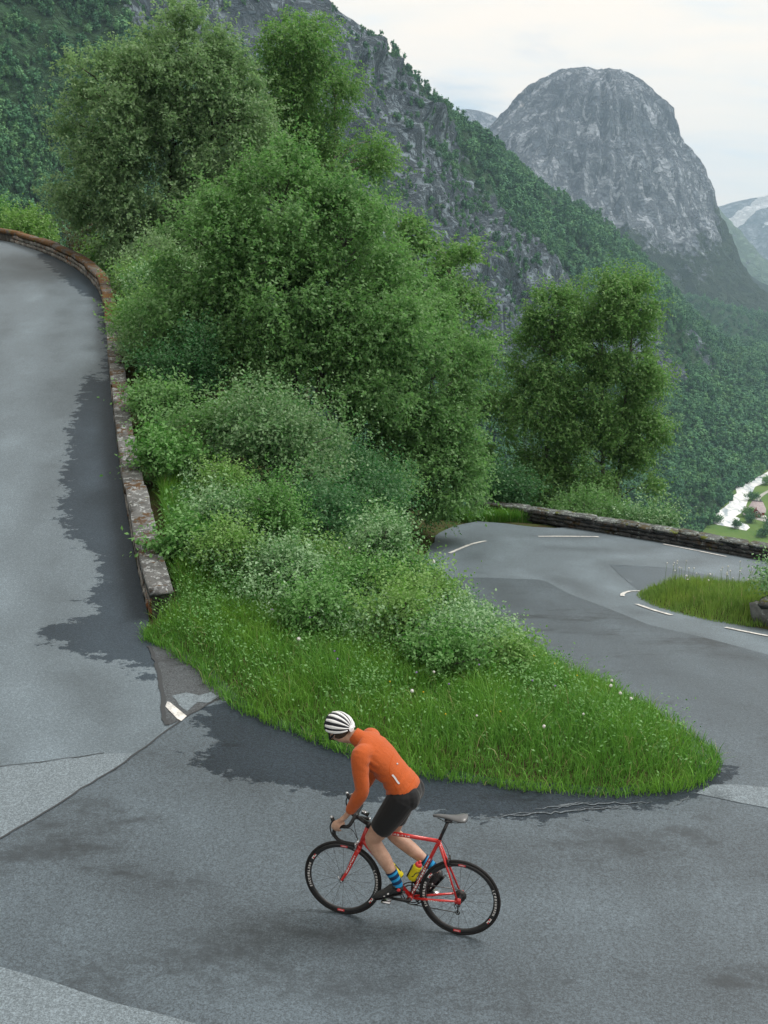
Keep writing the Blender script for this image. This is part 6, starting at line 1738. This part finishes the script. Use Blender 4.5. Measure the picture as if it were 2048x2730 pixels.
# reflective strip and pocket edge on the left flank of the jersey
bv = BVHTree.FromPolygons([tuple(p) for p in V2], [tuple(p.vertices) for p in RM['jersey'].polygons])
def on_jersey(p, off):
    q, n, _, _ = bv.find_nearest(Vector(p)); return np.array(q + n * off)
def ribbon(name, pts, width, mat, parent, off=.003):
    P = np.array([on_jersey(p, off) for p in smooth_line(np.array(pts), .012)])
    T = unit(np.gradient(P, axis=0)); n = np.array([np.array(bv.find_nearest(Vector(p))[1]) for p in P]); S = unit(np.cross(T, n)) * width / 2
    k = len(P); i = np.arange(k - 1)
    return link(name, mesh_np(name, np.vstack([P - S, P + S]), np.stack([i, i + 1, k + i + 1, k + i], 1), True), mat, parent)
ribbon('reflective_strip', [(.528, .17, 1.415), (.480, .175, 1.350)], .014, M['reflect'], jo, .004)
M['orange_seam'] = simple('jersey_seam', (.42, .075, .015), .9, .1)
ribbon('pocket_seam', [(.585, .02, 1.50), (.575, .10, 1.475), (.555, .16, 1.42), (.535, .18, 1.35), (.50, .18, 1.28)], .004, M['orange_seam'], jo, .0015)
ribbon('hem_band', [(.40, .0, 1.325), (.425, .10, 1.29), (.47, .18, 1.235), (.54, .17, 1.19), (.59, .08, 1.165)], .004, M['orange_seam'], jo, .001)
MB().ell(on_jersey((.515, .06, 1.465), .002), (.008, .008, .008), None, 10, 6).build('zip_badge', M['reflect'], jo, True)

# helmet: dark inner shell, white ribs running to the back, white rim
KC = HC + hu * .024 + hf * .004
KR = (.148, .111, .110)
ang = math.radians(8)
pax = -hf * math.cos(ang) + hu * math.sin(ang)
pup = hu * math.cos(ang) + hf * math.sin(ang)
def kp(th, a, sc):
    """point on the helmet: th from the rear pole, a round the head axis from the top to the left"""
    d = pax * math.cos(th) + (pup * math.cos(a) + hl * math.sin(a)) * math.sin(th)
    loc = np.array([d @ hf, d @ hl, d @ hu])
    r = 1 / math.sqrt((loc[0] / KR[0]) ** 2 + (loc[1] / KR[1]) ** 2 + (loc[2] / KR[2]) ** 2)
    return KC + d * r * sc
b = MB()
nt, na = 26, 30
TH = np.linspace(.03, 2.2, nt); AA = np.linspace(-1.85, 1.85, na)
V = np.array([kp(t, a, .95) for t in TH for a in AA]); i = np.arange(nt - 1)[:, None]; j = np.arange(na - 1)[None]
b.add(V, np.stack([i * na + j, i * na + j + 1, (i + 1) * na + j + 1, (i + 1) * na + j], -1).reshape(-1, 4))
V = np.array([kp(t, a, .86) for t in TH for a in AA]); b.add(V, np.stack([i * na + j, (i + 1) * na + j, (i + 1) * na + j + 1, i * na + j + 1], -1).reshape(-1, 4))
hm = b.build('helmet', M['helmet_dark'], rider, True)
def rib(a0, w0, w1, t0, t1, name='helmet_rib'):
    n = 22; tt = np.linspace(t0, t1, n); b = MB()
    wv = np.interp(tt, [t0, t0 + .35, 1.3, t1], [w0 * .6, w0, w1, w1 * .75])
    rows = []
    for t, w in zip(tt, wv):
        r = .115 * math.sin(t) + .012
        da = w / r / 2
        sc = 1.02 - .05 * ((t - 1.1) / 1.1) ** 4
        rows.append([kp(t, a0 - da, .935), kp(t, a0 - da * .96, sc - .02), kp(t, a0 - da * .6, sc), kp(t, a0 + da * .6, sc), kp(t, a0 + da * .96, sc - .02), kp(t, a0 + da, .935)])
    V = np.array(rows).reshape(-1, 3); i = np.arange(n - 1)[:, None]; j = np.arange(5)[None]
    b.add(V, np.stack([i * 6 + j, i * 6 + j + 1, (i + 1) * 6 + j + 1, (i + 1) * 6 + j], -1).reshape(-1, 4))
    b.add(V[:6], [[0, 1, 4, 5], [1, 2, 3, 4]]); b.add(V[-6:], [[5, 4, 1, 0], [4, 3, 2, 1]])
    b.build(name, M['helmet_white'], hm, True)
for a0 in np.radians([-78, -52, -26, 0, 26, 52, 78]):
    rib(a0, .011, .030, .13, 2.02)
for a0 in np.radians([-100, 100]):
    rib(a0, .016, .026, .30, 2.0, 'helmet_rim')
b = MB()
for k in range(18):
    pass
cap_t = np.linspace(0, 2 * PI, 20, endpoint=False)
V = np.array([kp(.20, a, 1.0) for a in cap_t] + [kp(.02, a, 1.02) for a in cap_t]); i = np.arange(20)
MB().add(V, np.stack([i, (i + 1) % 20, 20 + (i + 1) % 20, 20 + i], 1)).build('helmet_rear_ring', M['helmet_white'], hm, True)
# straps and a fringe of hair at the neck
b = MB()
for s in (1, -1):
    b.tube([hp(.035, s * .086, .03), hp(.025, s * .084, -.03), hp(.03, s * .070, -.085), hp(.05, 0, -.118)], [(.009, .0025)] * 4, 6, True, side=hf)
    b.tube([hp(-.05, s * .082, .02), hp(-.01, s * .084, -.035), hp(.028, s * .074, -.075)], [(.009, .0025)] * 3, 6, True, side=hf)
b.build('helmet_strap', M['strap'], hm, True)
MB().ell(hp(-.020, 0, .0), (.083, .080, .085), HR, 20, 12).build('hair', M['hair'], rider, True)
M['glasses'] = simple('sunglasses', (.01, .011, .013), .15, .6)
MB().tube([hp(.02, .080, .012), hp(.075, .066, .012), hp(.104, .03, .006), hp(.106, 0, .008), hp(.104, -.03, .006), hp(.075, -.066, .012), hp(.02, -.08, .012)], [(.006, .003), (.012, .004), (.018, .004), (.010, .004), (.018, .004), (.012, .004), (.006, .003)], 8, True, side=hu).build('sunglasses', M['glasses'], rider, True)
# socks and shoes
def sock(s):
    k = LEG[s]; a = k[7][0] + (k[6][0] - k[7][0]) * .12; e = k[9][0]
    P = smooth_line(np.array([a, k[8][0], e]), .008); R = np.interp(np.linspace(0, 1, len(P)), [0, .6, 1], [.049, .040, .042])
    b = MB().tube(P, R, 18)
    band = np.r_[np.repeat(np.linspace(0, 1, len(P)), 18), 0, 1]
    me = mesh_np('sock', np.vstack(b.v), [np.vstack(b.q), np.vstack(b.t)], True, {'band': band})
    link('sock', me, M['sock'], rider)
def shoe(s, heel, ball, toe, ank):
    heel, ball, toe, ank = map(np.array, (heel, ball, toe, ank))
    d = unit(toe - heel); n = unit(np.cross(d, [0, 1.0, 0])); n = n if n @ (ank - (heel + toe) / 2) > 0 else -n
    L = np.linalg.norm(toe - heel)
    y = heel[1]
    b = MB()
    sec = [(0, .016, .020, .030), (.04, .030, .034, .036), (.18, .035, .046, .048), (.34, .036, .044, .045), (.52, .042, .034, .033), (.70, .047, .027, .025), (.86, .042, .022, .019), (.96, .028, .015, .014), (1.0, .010, .007, .010)]
    b.tube([heel + d * L * t + n * h for t, w, hh, h in sec], [(w, hh) for t, w, hh, h in sec], 18, True, side=(0, 1, 0))
    b.tube([heel + d * L * .16 + n * .05, heel + d * L * .15 + n * .085], [.040, .042], 16)
    sh_ = b.build('shoe', M['shoe'], rider, True)
    so = MB(); so.tube([heel + d * L * t - n * .004 for t in (0.0, .1, .4, .72, .92, 1.0)], [(.022, .006), (.033, .007), (.034, .007), (.047, .007), (.036, .006), (.012, .004)], 14, True, side=(0, 1, 0)); so.build('sole', M['carbon'], sh_, True)
    for t in (.44, .58):
        cc = heel + d * L * t + n * (.040 if t < .5 else .030)
        MB().tube(smooth_line(np.array([cc + v3(0, -.044, 0) - n * .012, cc + n * (.034 if t < .5 else .030), cc + v3(0, .044, 0) - n * .012]), .01), [(.009, .003)] * len(smooth_line(np.array([cc + v3(0, -.044, 0) - n * .012, cc + n * .034, cc + v3(0, .044, 0) - n * .012]), .01)), 6, True, side=d).build('shoe_strap', M['decal'], sh_, True)
    MB().ell(heel + d * L * .10 + n * .045 + v3(0, s * .034, 0), (.018, .006, .016), None, 10, 6).build('shoe_badge', M['decal_red'], sh_, True)
sock(1); sock(-1)
shoe(1, (.432, .112, .372), None or (.6, .112, .30), (.690, .112, .268), (.49, .112, .45))
shoe(-1, (.150, -.112, .440), (.25, -.112, .29), (.305, -.112, .232), (.235, -.112, .5))

# ------------------------------------------------------------------ the air
hzm = bpy.data.materials.new('haze'); hzm.use_nodes = True
T = NT(hzm.node_tree)
pv = T.n('ShaderNodeVolumePrincipled', {'Color': (.55, .76, 1.0, 1), 'Density': 0.00011, 'Anisotropy': 0.2})
T.n('ShaderNodeOutputMaterial', {'Volume': pv.outputs[0]})
b = MB().box((500, 3550, 160), (7000, 7600, 720))
hz_ = b.build('haze', hzm, None, kind='stuff')
hz_['label'] = 'thin bluish haze filling the valley air'; hz_['category'] = 'haze'
